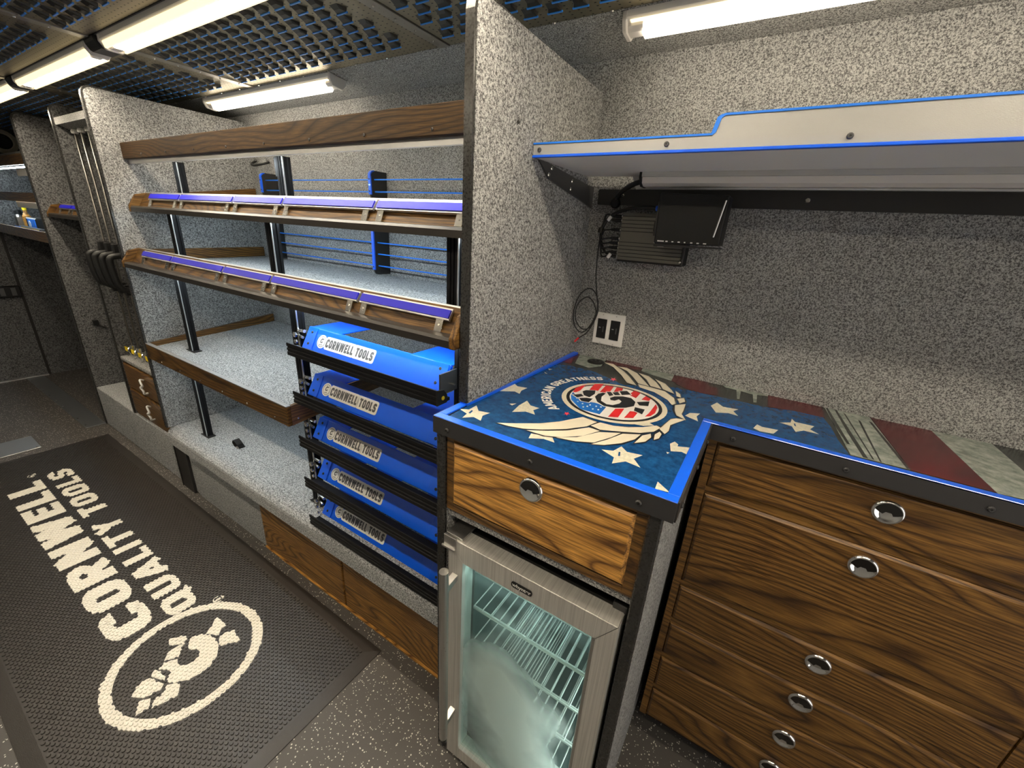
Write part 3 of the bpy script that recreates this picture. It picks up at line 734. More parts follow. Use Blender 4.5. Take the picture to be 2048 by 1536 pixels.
    s_white.quad(*[P3(u0-.024+.024*math.cos(a*math.pi/12), v0+.015+.024*math.sin(a*math.pi/12), .0008) for a in range(24)])
    st = s_white.build('sticker', 'sticker_white', t)
    s_g = MB(); flat(s_g, q, lambda x, y_: P3(u0+x*sc_, v0+y_*sc_, .0011))
    s_g.build('lettering', 'sticker_grey', st)
    s_b = MB()
    cq = ribbon([(.0185*math.cos(a*math.pi/14), .0185*math.sin(a*math.pi/14)) for a in range(28)], .0016, True)
    flat(s_b, cq, lambda x, y_: P3(u0-.024+x, v0+.015+y_, .0013))
    cq = ribbon(rounded([(.004, .009), (-.005, .007), (-.006, -.002), (.001, -.004), (.005, .001)], .003), .004)
    flat(s_b, cq, lambda x, y_: P3(u0-.024+x, v0+.015+y_, .0013))
    for x0, y0_ in ((-.004, -.012), (.003, -.011), (-.002, .012), (.006, .010)):
        s_b.quad(P3(u0-.024+x0-.002, v0+.015+y0_-.002, .0013), P3(u0-.024+x0+.002, v0+.015+y0_-.002, .0013), P3(u0-.024+x0+.002, v0+.015+y0_+.002, .0013), P3(u0-.024+x0-.002, v0+.015+y0_+.002, .0013))
    s_b.build('emblem', 'sticker_grey', st)

# ================================================================ FLOOR MAT
mx0, mx1, my0, my1 = -4.045, -1.011, -.103, .782
mat = thing('floor_mat', ((mx0+mx1)/2, (my0+my1)/2, 0), 'long black studded rubber mat with white CORNWELL QUALITY TOOLS lettering and emblem', 'mat')
bb = .045; zb = .009
vs_ = [(mx0,my0,.0005),(mx1,my0,.0005),(mx1,my1,.0005),(mx0,my1,.0005),(mx0,my0,.003),(mx1,my0,.003),(mx1,my1,.003),(mx0,my1,.003),
       (mx0+bb,my0+bb,zb),(mx1-bb,my0+bb,zb),(mx1-bb,my1-bb,zb),(mx0+bb,my1-bb,zb)]
MB().add(vs_, [(0,3,2,1),(0,1,5,4),(1,2,6,5),(2,3,7,6),(3,0,4,7),(4,5,9,8),(5,6,10,9),(6,7,11,10),(7,4,8,11),(8,9,10,11)]).build('mat_sheet', 'mat_rubber', mat)
PQ = []     # printed areas as (x,y) polygons on the mat
q, _ = text_quads('CORNWELL', .25, .10, 1.0)
PQ += [[(-1.885-u*1.715, .337-v*.150) for u, v in pq] for pq in q]
q, _ = text_quads('QUALITY TOOLS', .235, .12, 1.0)
PQ += [[(-1.845-u*1.80, .480-v*.112) for u, v in pq] for pq in q]
EC = (-1.598, .334)
PQ += ribbon([(EC[0]+.236*math.cos(a*math.pi/32), EC[1]+.236*math.sin(a*math.pi/32)) for a in range(64)], .036, True)
for cx, cy in ((-3.69, .318), (-1.79, .528)):
    PQ += ribbon([(cx+.018*math.cos(a*math.pi/8), cy+.018*math.sin(a*math.pi/8)) for a in range(16)], .005, True)
    q, _ = text_quads('R', .25, .1); PQ += [[(cx+.007-u*.022, cy+.010-v*.020) for u, v in pq] for pq in q]
emb = [
 [(1645,460),(1700,385),(1710,360),(1735,325),(1815,390),(1770,420),(1745,480),(1700,465)],
 [(1755,490),(1800,450),(1865,430),(1925,510),(1885,525),(1765,560),(1750,515)],
 [(1505,540),(1520,500),(1560,475),(1610,465),(1680,475),(1730,500),(1750,560),(1735,640),(1680,720),(1600,780),(1500,830),(1400,850),(1330,845),(1340,800),(1370,770),(1340,745),(1280,745),(1310,690),(1420,660),(1420,690),(1440,715),(1490,710),(1550,680),(1590,630),(1595,600),(1570,580),(1530,590),(1505,575)],
 [(1310,680),(1350,600),(1440,548),(1470,540),(1450,600),(1425,650)],
 [(1350,500),(1470,480),(1500,500),(1465,535),(1360,560),(1350,540)],
 [(1240,745),(1270,760),(1300,790),(1325,800),(1315,835),(1270,825),(1205,800),(1220,770)],
 [(1200,815),(1260,840),(1310,860),(1290,900),(1200,955),(1120,975),(1040,965),(1080,915),(1140,835)],
 [(1330,870),(1440,850),(1430,930),(1400,970),(1210,1060),(1220,1000),(1300,950)],
 [(1110,1000),(1205,975),(1195,1055),(1080,1120),(1090,1060)]]
for pg in emb:
    PQ.append([tuple(ray_to(a/4.0, 1152+b/4.0, 2, .011)[:2]) for a, b in pg])
pr = MB()
for n_, pg in enumerate(PQ):
    ar = sum(pg[i][0]*pg[(i+1) % len(pg)][1]-pg[(i+1) % len(pg)][0]*pg[i][1] for i in range(len(pg)))
    if ar < 0: pg = pg[::-1]
    pr.quad(*[(x, y, zb+.0004+(n_ % 40)*1.5e-5) for x, y in pg])
pr.build('printed_lettering', 'mat_print', mat)
BBX = [(min(p[0] for p in g), max(p[0] for p in g), min(p[1] for p in g), max(p[1] for p in g), g) for g in PQ]
BBX.sort(key=lambda t: t[0])
def printed(x, y):
    for a, b, c, d, g in BBX:
        if a > x: break
        if x > b or y < c or y > d: continue
        ins = False; n = len(g); j = n-1
        for i in range(n):
            xi, yi = g[i]; xj, yj = g[j]
            if (yi > y) != (yj > y) and x < (xj-xi)*(y-yi)/(yj-yi)+xi: ins = not ins
            j = i
        if ins: return True
    return False
sb, sw = MB(), MB(); pxs, pys = .01430, .0165; r0, r1, hh = .0058, .0049, .0032
ring8 = [(math.cos(math.radians(45*k+22)), math.sin(math.radians(45*k+22))) for k in range(8)]
i = 0; x = mx0+bb+.012
while x < mx1-bb-.008:
    y = my0+bb+.010+(pys/2 if i % 2 else 0)
    while y < my1-bb-.006:
        t = sw if printed(x, y) else sb
        t.add([(x+c*r0, y+s*r0, zb-.0002) for c, s in ring8]+[(x+c*r1, y+s*r1, zb+hh) for c, s in ring8],
              [(k, (k+1) % 8, 8+(k+1) % 8, 8+k) for k in range(8)]+[tuple(range(8, 16))])
        y += pys
    x += pxs; i += 1
tag(sb.build('stud_field', 'mat_rubber', mat), kind='stuff')
tag(sw.build('printed_stud_field', 'mat_print', mat), kind='stuff')

# ================================================================ COUNTER CABINET (cooler bay)
CZ = 1.2285
cc = thing('cooler_cabinet', (-.34, 1.04, 0), 'carpeted cabinet with one golden oak drawer above the glass-door cooler', 'cabinet')
for x0, x1, sx in ((-.604, -.580, -1), (-.094, -.070, 1)):
    p = B(x0, x1, .680, 1.405 if sx > 0 else 1.405, 0, 1.188) if sx > 0 else B(x0, x1, .680, .757, 0, 1.188).box(-.584, -.578, .757, 1.405, 0, 1.188)
    p.build('side_panel', 'carpet_mid', cc)
    B(x0-.001, x1+.001, .668, .680, 0, 1.188).build('edge_trim', 'edge_rubber', cc, bevel=.003)
B(-.578, -.0945, .69, 1.40, .952, .970).build('divider_shelf', 'carpet', cc)
B(-.578, -.0945, .684, .690, .950, .974).build('divider_edge', 'carpet', cc)
fr_ = MB().box(-.578, -.556, .676, .700, .974, 1.188).box(-.117, -.0945, .676, .700, .974, 1.188).box(-.556, -.117, .676, .700, .974, .994).box(-.556, -.117, .676, .700, 1.173, 1.188)
fr_.build('face_frame', 'oak_x', cc, bevel=.001)
def ring_pull(c, parent, r=.029):
    k = r/.029; x, y, z = c
    pl_ = MB().lathe(c, (0, -1, 0), [(.029*k, 0), (.029*k, .002), (.0268*k, .0062), (.0240*k, .0072), (.0222*k, .0066), (.019*k, .0040), (.012*k, .0018), (.004*k, .0011), (.0005, .0010)], 28).build('ring_pull', 'chrome', parent, smooth=True)
    pts = arcpts(0, 0, .0235*k, .0235*k, 8, 172, 16) + [(-.016*k, -.001*k), (-.009*k, -.004*k), (-.005*k, .002*k), (.005*k, .002*k), (.009*k, -.004*k), (.016*k, -.001*k)]
    MB().prism([(x+a, z+b) for a, b in pts], 'y', y-.0080, y-.0058).build('thumb_tab', 'chrome_dark_reflection', pl_)
    return pl_
def drawer(x0, x1, y, z0, z1, parent, knob, mat='oak_x', th=.018):
    b = .007
    pr_ = MB()
    pr_.add([(x0,y+th,z0),(x1,y+th,z0),(x1,y+th,z1),(x0,y+th,z1),(x0,y+.006,z0),(x1,y+.006,z0),(x1,y+.006,z1),(x0,y+.006,z1),
             (x0+b,y,z0+b),(x1-b,y,z0+b),(x1-b,y,z1-b),(x0+b,y,z1-b)],
            [(0,1,2,3),(0,4,5,1),(1,5,6,2),(2,6,7,3),(3,7,4,0),(4,8,9,5),(5,9,10,6),(6,10,11,7),(7,11,8,4),(8,11,10,9)])
    d = pr_.build('drawer', mat, parent)
    if knob: ring_pull((knob[0], y-.0002, knob[1]), d)
    return d
drawer(-.556, -.1172, .670, .997, 1.170, cc, (-.337, 1.134), 'oak_lit', .022)

# ================================================================ BEVERAGE COOLER
fg = thing('beverage_cooler', (-.33, .95, 0), 'stainless beverage cooler with a fogged glass door and wire racks inside', 'cooler')
fx0, fx1, fy, fz0, fz1 = -.548, -.103, .650, .055, .915
FWL, FWR, FT, FB = .046, .042, .062, .055
bd = MB().box(fx0, fx0+.02, .705, 1.22, .05, .905).box(fx1-.02, fx1, .705, 1.22, .05, .905).box(fx0+.02, fx1-.02, .705, 1.22, .885, .905).box(fx0+.02, fx1-.02, .705, 1.22, .05, .09).box(fx0+.02, fx1-.02, 1.20, 1.22, .09, .885)
bd.build('cooler_body', 'black_plastic', fg)
for k in range(4): MB().tube([(fx0+.03+(k % 2)*(fx1-fx0-.06), .74+(k//2)*.42, 0), (fx0+.03+(k % 2)*(fx1-fx0-.06), .74+(k//2)*.42, .052)], .015, 10).build('foot', 'black_plastic', fg)
ins = pm('cooler_liner', (0.045, 0.085, 0.085), 0.35)
MB().box(fx0+.021, fx0+.024, .712, 1.199, .091, .884).box(fx1-.024, fx1-.021, .712, 1.199, .091, .884).box(fx0+.024, fx1-.024, 1.194, 1.199, .091, .884).box(fx0+.024, fx1-.024, .712, 1.194, .088, .092).build('liner', 'cooler_liner', fg)
B(fx0+.05, fx1-.05, .74, .752, .872, .882).build('interior_lamp', 'cooler_lamp', fg)
B(fx1-.034, fx1-.027, .735, .745, .12, .60).build('interior_lamp', 'cooler_fog_fill', fg)  # added lamp, hidden behind the right stile, brightens the fogged glass
MB().prism([(fx0, fz0), (fx0+FWL, fz0), (fx0+FWL, fz1-FT), (fx0+.018, fz1-.03), (fx0+.018, fz1), (fx0, fz1)], 'y', fy, fy+.045).build('door_stile', 'brushed_steel', fg)
MB().prism([(fx1-FWR, fz0), (fx1, fz0), (fx1, fz1-.0008), (fx1-FWR, fz1-FT-.0008)], 'y', fy, fy+.045).build('door_stile', 'brushed_steel', fg)
MB().prism([(fx1-FWR-.010, fz0+FB), (fx1-FWR, fz0+FB), (fx1-FWR, fz1-FT), (fx1-FWR-.010, fz1-FT)], 'y', fy+.006, fy+.03).build('glass_bead', 'steel', fg, bevel=.002)
tp = MB().prism([(fx0+.0185, fz1), (fx0+.0185, fz1-.0302), (fx0+FWL+.0003, fz1-FT), (fx1-FWR-.0003, fz1-FT), (fx1-.0008, fz1)], 'y', fy-.001, fy+.046).build('door_top_rail', 'brushed_steel', fg, bevel=.0015)
MB().box(fx0+FWL, fx1-FWR, fy, fy+.045, fz0, fz0+FB).build('door_bottom_rail', 'brushed_steel', fg, bevel=.002)
B(fx0+FWL-.004, fx1-FWR+.004, fy+.012, fy+.018, fz0+FB-.004, fz1-FT+.004).build('glass_pane', 'fogged_glass', fg)
B(fx0+.01, fx1-.01, fy+.045, .7045, fz0+.01, fz1-.01).box(0, 0, 0, 0, 0, 0)
gk = MB().box(fx0+.004, fx0+FWL, fy+.0455, .7045, fz0+.01, fz1-.008).box(fx1-FWR, fx1-.004, fy+.0455, .7045, fz0+.01, fz1-.008).box(fx0+FWL, fx1-FWR, fy+.0455, .7045, fz1-FT, fz1-.008).box(fx0+FWL, fx1-FWR, fy+.0455, .7045, fz0+.01, fz0+FB)
gk.build('door_gasket', 'black_rubber', fg)
B(fx0, fx1, .705, .76, .9055, .909).build('top_trim', 'black_plastic', fg)
hg = MB().box(fx0-.012, fx0+.040, .655, .74, .9165, .922).box(fx0-.012, fx0+.026, .645, .652, .888, .922)
hg.box(fx0-.016, fx0+.026, .640, .6465, .884, .890)
hg = hg.build('hinge_cover', 'steel', fg, bevel=.001)
MB().screw((fx0+.028, .722, .922), (0, 0, 1), .006, .004).build('screw', 'chrome', hg)
MB().prism([(fx1-.028, .862), (fx1-.006, .862), (fx1+.004, .885), (fx1+.004, .93), (fx1-.028, .93)], 'y', .690, .712).build('hinge_block', 'black_plastic', fg, bevel=.002)
hb = MB().tube([(fx0+.022, .607, .205), (fx0+.022, .607, .848)], .0125, 14).build('handle_bar', 'steel', fg, smooth=False)
for z in (.265, .79): MB().prism([(.607, z-.012), (.652, z-.002), (.652, z+.016), (.607, z+.008)], 'x', fx0+.014, fx0+.031).build('standoff', 'steel', hb)
MB().tube([(fx0+.022, .607, .19), (fx0+.022, .607, .2045)], .006, 10).build('handle_tip', 'dark_grey_metal', hb)
pill = [(x, z) for x, z in rounded([(-.356, .871), (-.300, .871), (-.300, .888), (-.356, .888)], .008, True)]
bg = MB().prism(pill, 'y', fy-.003, fy-.0012).build('badge', 'black_plastic', tp)
def font_mesh(txt, size, fn, name, mat_, parent):
    cu = bpy.data.curves.new(name, 'FONT'); cu.body = txt; cu.size = size; cu.align_x = 'CENTER'; cu.align_y = 'CENTER'; cu.offset = .0004
    ob = bpy.data.objects.new(name, cu); col.objects.link(ob)
    dg = bpy.context.evaluated_depsgraph_get(); me = bpy.data.meshes.new_from_object(ob.evaluated_get(dg))
    mb = MB(); mb.add([fn(v.co.x, v.co.y) for v in me.vertices], [tuple(p.vertices) for p in me.polygons])
    bpy.data.objects.remove(ob); bpy.data.curves.remove(cu); bpy.data.meshes.remove(me)
    return mb.build(name, mat_, parent)
font_mesh('whynter', .014, lambda x, y: (-.328+x*1.05, fy-.0034, .8795+y), 'badge_lettering', 'sticker_white', fg)
for k, z in enumerate((.848, .765, .63, .49, .35, .21)):
    rkw = MB()
    for yy in (.722, .735): rkw.tube([(fx0+.03, yy, z-(.012 if yy > .73 else 0)), (fx1-.03, yy, z-(.012 if yy > .73 else 0))], .0034, 6)
    n = 13
    for j in range(n+1):
        xx = fx0+.034+(fx1-fx0-.068)*j/n
        rkw.tube([(xx, .722, z+.002), (xx, 1.17, z+.002)], .0019, 4)
    rkw.tube([(fx0+.03, 1.17, z), (fx1-.03, 1.17, z)], .0028, 6)
    rkw.build('wire_shelf', 'white_plastic', fg)

# ================================================================ COUNTERTOP
ct = thing('countertop', (.1, 1.05, 1.19), 'L-shaped counter with worn American flag graphic, winged emblem and bright blue edging', 'countertop')
out = [(-.606, .6625), (-.052, .6625), (-.052, 1.0635), (XR-.02, 1.0635), (XR-.02, YW-.001), (-.583, YW-.001), (-.583, .757), (-.606, .757)]
dk = [(-.602, .667), (-.057, .667), (-.057, 1.068), (XR-.021, 1.068), (XR-.021, YW-.002), (-.582, YW-.002), (-.582, .756), (-.602, .756)]
MB().prism(dk, 'z', 1.1895, CZ).build('deck', 'art_soot', ct)
# charcoal angle on the front edges
an_ = MB()
an_.box(-.606, -.052, .6585, .6640, 1.190, CZ+.003).box(-.0545, -.0490, .664, 1.061, 1.190, CZ+.003).box(-.0545, XR-.02, 1.0595, 1.065, 1.190, CZ+.003).box(-.6085, -.603, .664, .757, 1.190, CZ+.003)
an_.build('edge_angle', 'charcoal_angle', ct)
bw = .021
def edge(x0, x1, y0, y1): return B(x0, x1, y0, y1, CZ, CZ+.0045).build('blue_edging', 'blue_paint', ct, bevel=.001)
edge(-.6055, -.0525, .6595, .6595+bw); edge(-.0525-bw, -.0525, .6595+bw, 1.0595); edge(-.0525-bw, XR-.02, 1.0595, 1.0595+bw)
edge(-.6055, -.6055+bw, .6595+bw, .757); MB().prism([(-.6055, .757), (-.6055+bw+.003, .757), (-.566, YW-.004), (-.5835, YW-.004), (-.5835, .7575)], 'z', CZ, CZ+.007).build('blue_edging', 'blue_paint', ct)
for x in (-.563, -.34, -.115): MB().screw((x, .6585, 1.2065), (0, -1, 0), .0062, .004).build('bolt', 'black_metal', ct)
for y in (.70, .86, 1.0): MB().screw((-.049, y, 1.2065), (1, 0, 0), .006, .004).build('bolt', 'black_metal', ct)
for x in (.002, .225, .45, .68): MB().screw((x, 1.0595, 1.2065), (0, -1, 0), .0062, .004).build('bolt', 'charcoal_angle', ct)
MB().lathe((-.474, 1.358, CZ), (0, 0, 1), [(.030, 0), (.030, .004), (.024, .006), (.012, .006), (.010, .002), (.001, .002)], 24).build('cable_grommet', 'black_plastic', ct)
# ---- printed graphic (flat print lying on the deck)
Z5 = lambda a, b: (860+a/3.657, 680+b/3.657)
C3 = lambda a, b: (1024+a/4, 768+b/4)
C4 = lambda a, b: (1536+a/4, 768+b/4)
def art(name, mat_, polys, lift, grow=0.0):
    for n_, (fn, pts) in enumerate(polys):
        pp = [ray_to(*(fn(a, b) if fn else (a, b)), 2, CZ) for a, b in pts]
        c = sum(pp, Vector())/len(pp)
        if grow: pp = [p+(p-c).normalized()*grow for p in pp]
        ar = sum(pp[i].x*pp[(i+1) % len(pp)].y-pp[(i+1) % len(pp)].x*pp[i].y for i in range(len(pp)))
        if ar < 0: pp = pp[::-1]
        MB().quad(*[(min(max(p.x, -.604), XR-.03), min(p.y, YW-.003), CZ+lift+n_*1e-5) for p in pp]).build(name, mat_, ct)
navy = [(898, 832), (1356, 1003), (1424, 842), (1536, 873), (1701, 913), (1676, 880), (1661, 853), (1646, 835), (1586, 821.7), (1536, 815), (1406, 787), (1352, 775), (1248, 770), (1188, 743), (1144, 732), (1103, 727)]
art('print_blue_field', 'art_navy', [(None, navy)], .0003)
art('print_dark_red_stripe', 'art_maroon', [
    (Z5, [(940, 150), (1080, 88), (1118, 95), (1030, 175)]), (Z5, [(1318, 130), (1572, 187), (1535, 228), (1290, 168)]),
    (Z5, [(1805, 243), (2048, 288), (2048, 398), (1900, 362), (1765, 300)]), (C3, [(1300, -5), (1640, 30), (1650, 92), (1530, 78), (1380, 35)]),
    (C4, [(0, 80), (420, 160), (455, 272), (200, 215), (0, 185)]), (C4, [(812, 250), (1290, 355), (1830, 872), (1145, 692)]),
    (None, [(2085, 908), (2230, 945), (2420, 1100), (2210, 1050)])], .0005)
art('print_pale_stripe', 'art_ash', [
    (Z5, [(1118, 95), (1312, 132), (1250, 195), (1160, 205), (1060, 172)]), (Z5, [(1575, 190), (1800, 240), (1765, 300), (1640, 262), (1545, 228)]),
    (C3, [(1690, 0), (2048, 70), (2048, 100), (1960, 90), (1955, 150), (1930, 150), (1925, 85), (1830, 60), (1820, 120), (1800, 120), (1795, 50), (1710, 30)]),
    (C4, [(445, 165), (800, 245), (1140, 690), (660, 570), (520, 310)]), (C4, [(1290, 355), (1770, 460), (2048, 700), (2048, 925), (1838, 880)]),
    (None, [(2240, 948), (2380, 985), (2560, 1140), (2430, 1105)])], .0006)
art('print_scratch', 'art_soot', [
    (C4, [(455, 172), (475, 185), (560, 330), (655, 485), (630, 480), (530, 330)]), (C4, [(525, 190), (545, 200), (800, 600), (760, 590), (640, 400)]),
    (C4, [(600, 230), (620, 245), (850, 610), (835, 605)]), (C4, [(720, 290), (740, 300), (910, 630), (895, 625), (790, 430)]), (C4, [(805, 300), (830, 310), (1140, 685), (1110, 680), (900, 420)])], .0009)
stars = [
 (Z5, [(215,505),(285,510),(340,480),(355,520),(440,535),(385,555),(370,592),(320,565),(235,570),(270,540)]),
 (Z5, [(510,375),(550,350),(610,312),(640,340),(712,352),(668,372),(655,395),(620,378)]),
 (Z5, [(600,528),(650,480),(710,445),(735,480),(800,500),(755,515),(768,548),(700,525)]),
 (Z5, [(1255,803),(1340,812),(1400,780),(1440,820),(1555,845),(1490,870),(1538,935),(1430,890),(1330,905),(1345,860)]),
 (Z5, [(1755,760),(1790,745),(1815,765),(1810,780),(1918,790),(1890,845),(1840,820),(1760,815)]),
 (Z5, [(1665,1038),(1755,1118),(1645,1090)]), (Z5, [(740,685),(895,712),(910,752),(830,725),(720,720)]),
 (Z5, [(790,225),(840,205),(830,222)]), (Z5, [(865,210),(895,215),(870,222)]), (Z5, [(835,235),(860,248),(845,246)]), (Z5, [(580,468),(632,466),(600,480)]), (Z5, [(1728,820),(1752,826),(1735,835)]),
 (C3, [(1590,175),(1640,150),(1690,185),(1810,205),(1770,220),(1810,258),(1730,235),(1630,230)]),
 (C4, [(90,310),(180,310),(190,280),(215,305),(370,340),(335,365),(410,405),(285,375),(220,385),(190,340)]),
 (C3, [(1930,355),(1960,325),(2000,345),(2130,370),(2090,400),(1980,380)]),
 (Z5, [(1865,555),(1900,535),(1975,540),(1950,560),(1960,597),(1910,575)]), (Z5, [(1480,615),(1600,605),(1640,628),(1560,630)])]
art('print_worn_star', 'art_bone', stars, .0006)
art('print_star_nick', 'art_navy', [(Z5, [(280,535),(305,515),(315,520),(295,540)]), (Z5, [(1375,850),(1380,820),(1392,822),(1388,852)]), (C4, [(205,320),(215,318),(225,342),(212,338)])], .0009)
wings = [
 [(485,608),(620,612),(800,612),(950,598),(1120,565),(1225,603),(1150,635),(1000,655),(820,660),(680,652),(570,632)],
 [(700,662),(860,667),(1010,663),(1165,641),(1245,668),(1120,705),(960,715),(840,705)],
 [(915,715),(1070,714),(1240,675),(1400,682),(1330,715),(1200,755),(1060,745)],
 [(1175,765),(1290,732),(1410,687),(1545,693),(1500,730),(1400,760),(1270,772)],
 [(1490,758),(1550,700),(1615,687),(1620,715),(1575,748)], [(1635,735),(1640,692),(1680,672),(1695,690),(1675,725)],
 [(1170,628),(1240,605),(1340,630),(1450,640),(1560,640),(1660,628),(1690,645),(1640,674),(1540,684),(1400,675),(1240,660)],
 [(1675,655),(1700,630),(1760,580),(1800,575),(1870,585),(1760,625),(1745,670),(1715,692)],
 [(1270,165),(1340,177),(1420,232),(1460,272),(1510,335),(1440,315),(1400,260),(1340,200)],
 [(1370,195),(1440,206),(1515,245),(1567,300),(1605,343),(1522,320),(1480,268),(1440,228)],
 [(1525,243),(1600,267),(1655,310),(1694,363),(1612,340),(1582,292)], [(1645,287),(1720,322),(1768,370),(1788,398),(1702,363),(1682,327)],
 [(1520,325),(1620,349),(1718,377),(1788,430),(1800,470),(1770,480),(1738,442),(1638,383),(1530,348)],
 [(1795,375),(1830,398),(1835,425),(1802,415)], [(1805,432),(1858,425),(1868,455),(1825,468)], [(1790,478),(1870,470),(1855,520),(1840,545),(1870,590),(1800,555),(1785,520)]]
art('print_wing_outline', 'art_dark', [(Z5, g) for g in wings], .0008, .0045)  # dark outline printed round each feather
art('print_wing_feather', 'ivory', [(Z5, g) for g in wings], .0011, -.0013)
# round badge
bc = (-.2985, 1.039)
def disc(name, mat_, r, lift):
    return MB().quad(*[(bc[0]+r*math.cos(a*math.pi/24), bc[1]+r*math.sin(a*math.pi/24), CZ+lift) for a in range(48)]).build(name, mat_, ct)
disc('print_badge_rim', 'ivory', .141, .0012); disc('print_badge_ring', 'art_dark', .128, .0014); disc('print_badge_face', 'art_white', .119, .0016)
art('print_badge_stripe', 'art_red', [(Z5, g) for g in [
 [(1045,385),(1062,358),(1110,337),(1140,333),(1100,372),(1070,385)], [(1165,368),(1203,326),(1270,326),(1228,376)], [(1240,385),(1287,335),(1345,345),(1310,390)], [(1335,395),(1365,350),(1412,358),(1402,380)],
 [(1455,405),(1492,374),(1540,393),(1505,430)], [(1545,440),(1578,414),(1615,435),(1600,450)], [(1300,566),(1355,507),(1420,507),(1375,570)], [(1418,574),(1462,525),(1522,532),(1485,576)], [(1570,565),(1600,540),(1650,475),(1662,500),(1645,540),(1610,562)]]], .0018)
art('print_badge_canton', 'art_flagblue', [(Z5, [(1045,385),(1030,410),(1032,440),(1100,510),(1240,548),(1292,490),(1200,462),(1120,452)])], .0019)
cst = []
for a, b in ((1080,455),(1115,470),(1150,490),(1190,510),(1230,515),(1170,480),(1215,490),(1120,495),(1250,495),(1075,430)):
    cst.append((Z5, [(a+10*math.cos(k*math.pi/5)*(1 if k % 2 == 0 else .45), b+7*math.sin(k*math.pi/5)*(1 if k % 2 == 0 else .45)) for k in range(10)]))
art('print_canton_star', 'art_white', cst, .0021)
figs = [(Z5, g) for g in [
 [(1115,380),(1140,372),(1210,375),(1205,400),(1165,425),(1125,410)], [(1045,405),(1105,400),(1125,415),(1075,425)], [(1090,430),(1145,428),(1190,435),(1160,462),(1105,450)],
 [(1205,420),(1230,398),(1265,390),(1285,397),(1255,420),(1250,450),(1290,475),(1335,482),(1385,470),(1400,455),(1380,440),(1350,450),(1320,445),(1315,430),(1350,418),(1410,418),(1470,430),(1502,460),(1490,490),(1430,502),(1350,502),(1270,488),(1222,458)],
 [(1290,385),(1322,385),(1342,408),(1312,416)], [(1332,390),(1372,385),(1392,408),(1352,410)], [(1385,380),(1440,378),(1470,405),(1402,408)], [(1510,460),(1605,455),(1595,490),(1530,485)], [(1498,497),(1570,515),(1550,550),(1490,522)]]]
art('print_figure_outline', 'art_white', figs, .0022, .004)
art('print_figure', 'art_dark', figs, .0024)
txt = 'AMERICAN GREATNESS'; mb = MB(); R0, hL = .171, .027
adv = [(WID[c]+.12) if c != ' ' else .30 for c in txt]; tot = sum(adv); ang = 238.0; span = 119.0
for c, a in zip(txt, adv):
    d = span*a/tot
    if c != ' ':
        am = math.radians(ang-d/2); rad = Vector((math.cos(am), math.sin(am))); tan = Vector((math.sin(am), -math.cos(am)))
        wl_ = WID[c]; sx_ = math.radians(d)*(R0+hL/2)/a
        for pts, cl in glyph(c, wl_, .2):
            for qd in ribbon(pts, .2, cl):
                pp = [Vector(bc)+rad*(R0+v*hL)+tan*((u-wl_/2)*sx_) for u, v in qd]
                mb.quad(*[(p.x, p.y, CZ+.0011+(len(mb.f) % 40)*4e-6) for p in pp])
    ang -= d
mb.build('print_arched_lettering', 'art_white', ct)
rst = []
for a, b in ((1000, 541), (1340, 290)):
    rst.append((Z5, [(a+26*math.cos(k*math.pi/5+.3)*(1 if k % 2 == 0 else .42), b+15*math.sin(k*math.pi/5+.3)*(1 if k % 2 == 0 else .42)) for k in range(10)]))
art('print_red_star', 'art_pink', rst, .0011)

# ================================================================ DRAWER BANK
db = thing('drawer_bank', (.32, 1.24, 0), 'dark oak bank of six drawers with chrome ring pulls under the counter', 'drawer unit')
B(-.050, .70, 1.105, 1.405, .118, 1.188).build('carcass', 'oak_z', db)
B(-.046, .70, 1.17, 1.40, 0, .117).build('toe_kick', 'black_plastic', db)
DR = [(1.047, 1.174), (.721, 1.022), (.574, .699), (.422, .549), (.274, .401), (.125, .251)]
ff = MB().box(-.050, -.030, 1.083, 1.105, .118, 1.188).box(.672, .70, 1.083, 1.105, .118, 1.188)
zz = [1.188]+[v for z0, z1 in DR for v in (z1, z0)]+[.118]
for k in range(0, len(zz), 2): ff.box(-.030, .672, 1.087, 1.105, zz[k+1]+.0015, zz[k]-.0015) if zz[k]-zz[k+1] > .006 else None
ff.build('face_frame', 'oak_x', db)
KN = [1.128, .976, .655, .507, .353, .2156]
for k, (z0, z1) in enumerate(DR): drawer(-.028, .670, 1.080, z0, z1, db, (.322, KN[k]), 'oak_x', .02)
d2 = thing('drawer_bank', (1.18, 1.24, 0), 'oak cabinet at the right edge, past the dark drawer bank', 'drawer unit')
B(.704, XR-.02, 1.10, 1.405, .118, 1.188).build('carcass', 'oak_z', d2)
B(.704, XR-.02, 1.17, 1.40, 0, .117).build('toe_kick', 'black_plastic', d2)
for z0, z1 in ((.125, .60), (.615, 1.17)): drawer(.725, XR-.04, 1.082, z0, z1, d2, (1.2, (z0+z1)/2), 'oak_x', .017)

# ================================================================ WALL SHELF + LIGHT UNDER IT
ws = thing('wall_shelf', (.5, 1.2, 1.75), 'long grey metal wall shelf with stepped front lip and blue edging above the counter', 'shelf')
SX0, SX1, SY = -.5845, XR-.01, 1.002
lip = [(SX0, 1.828), (SX1, 1.828), (SX1, 1.884), (-.158, 1.884), (-.164, 1.880), (-.170, 1.856), (-.176, 1.851), (SX0, 1.851)]
MB().prism(lip, 'y', SY, SY+.004).build('front_lip', 'grey_paint', ws)
be = MB().box(SX0, -.176, SY-.002, SY+.006, 1.8512, 1.8548).box(-.158, SX1, SY-.002, SY+.006, 1.8842, 1.888)
be.prism([(-.176, 1.8512), (-.170, 1.856), (-.164, 1.880), (-.158, 1.8842), (-.158, 1.888), (-.166, 1.886), (-.172, 1.882), (-.178, 1.8548)], 'y', SY-.002, SY+.006)
be.build('blue_edging', 'blue_wire', ws)
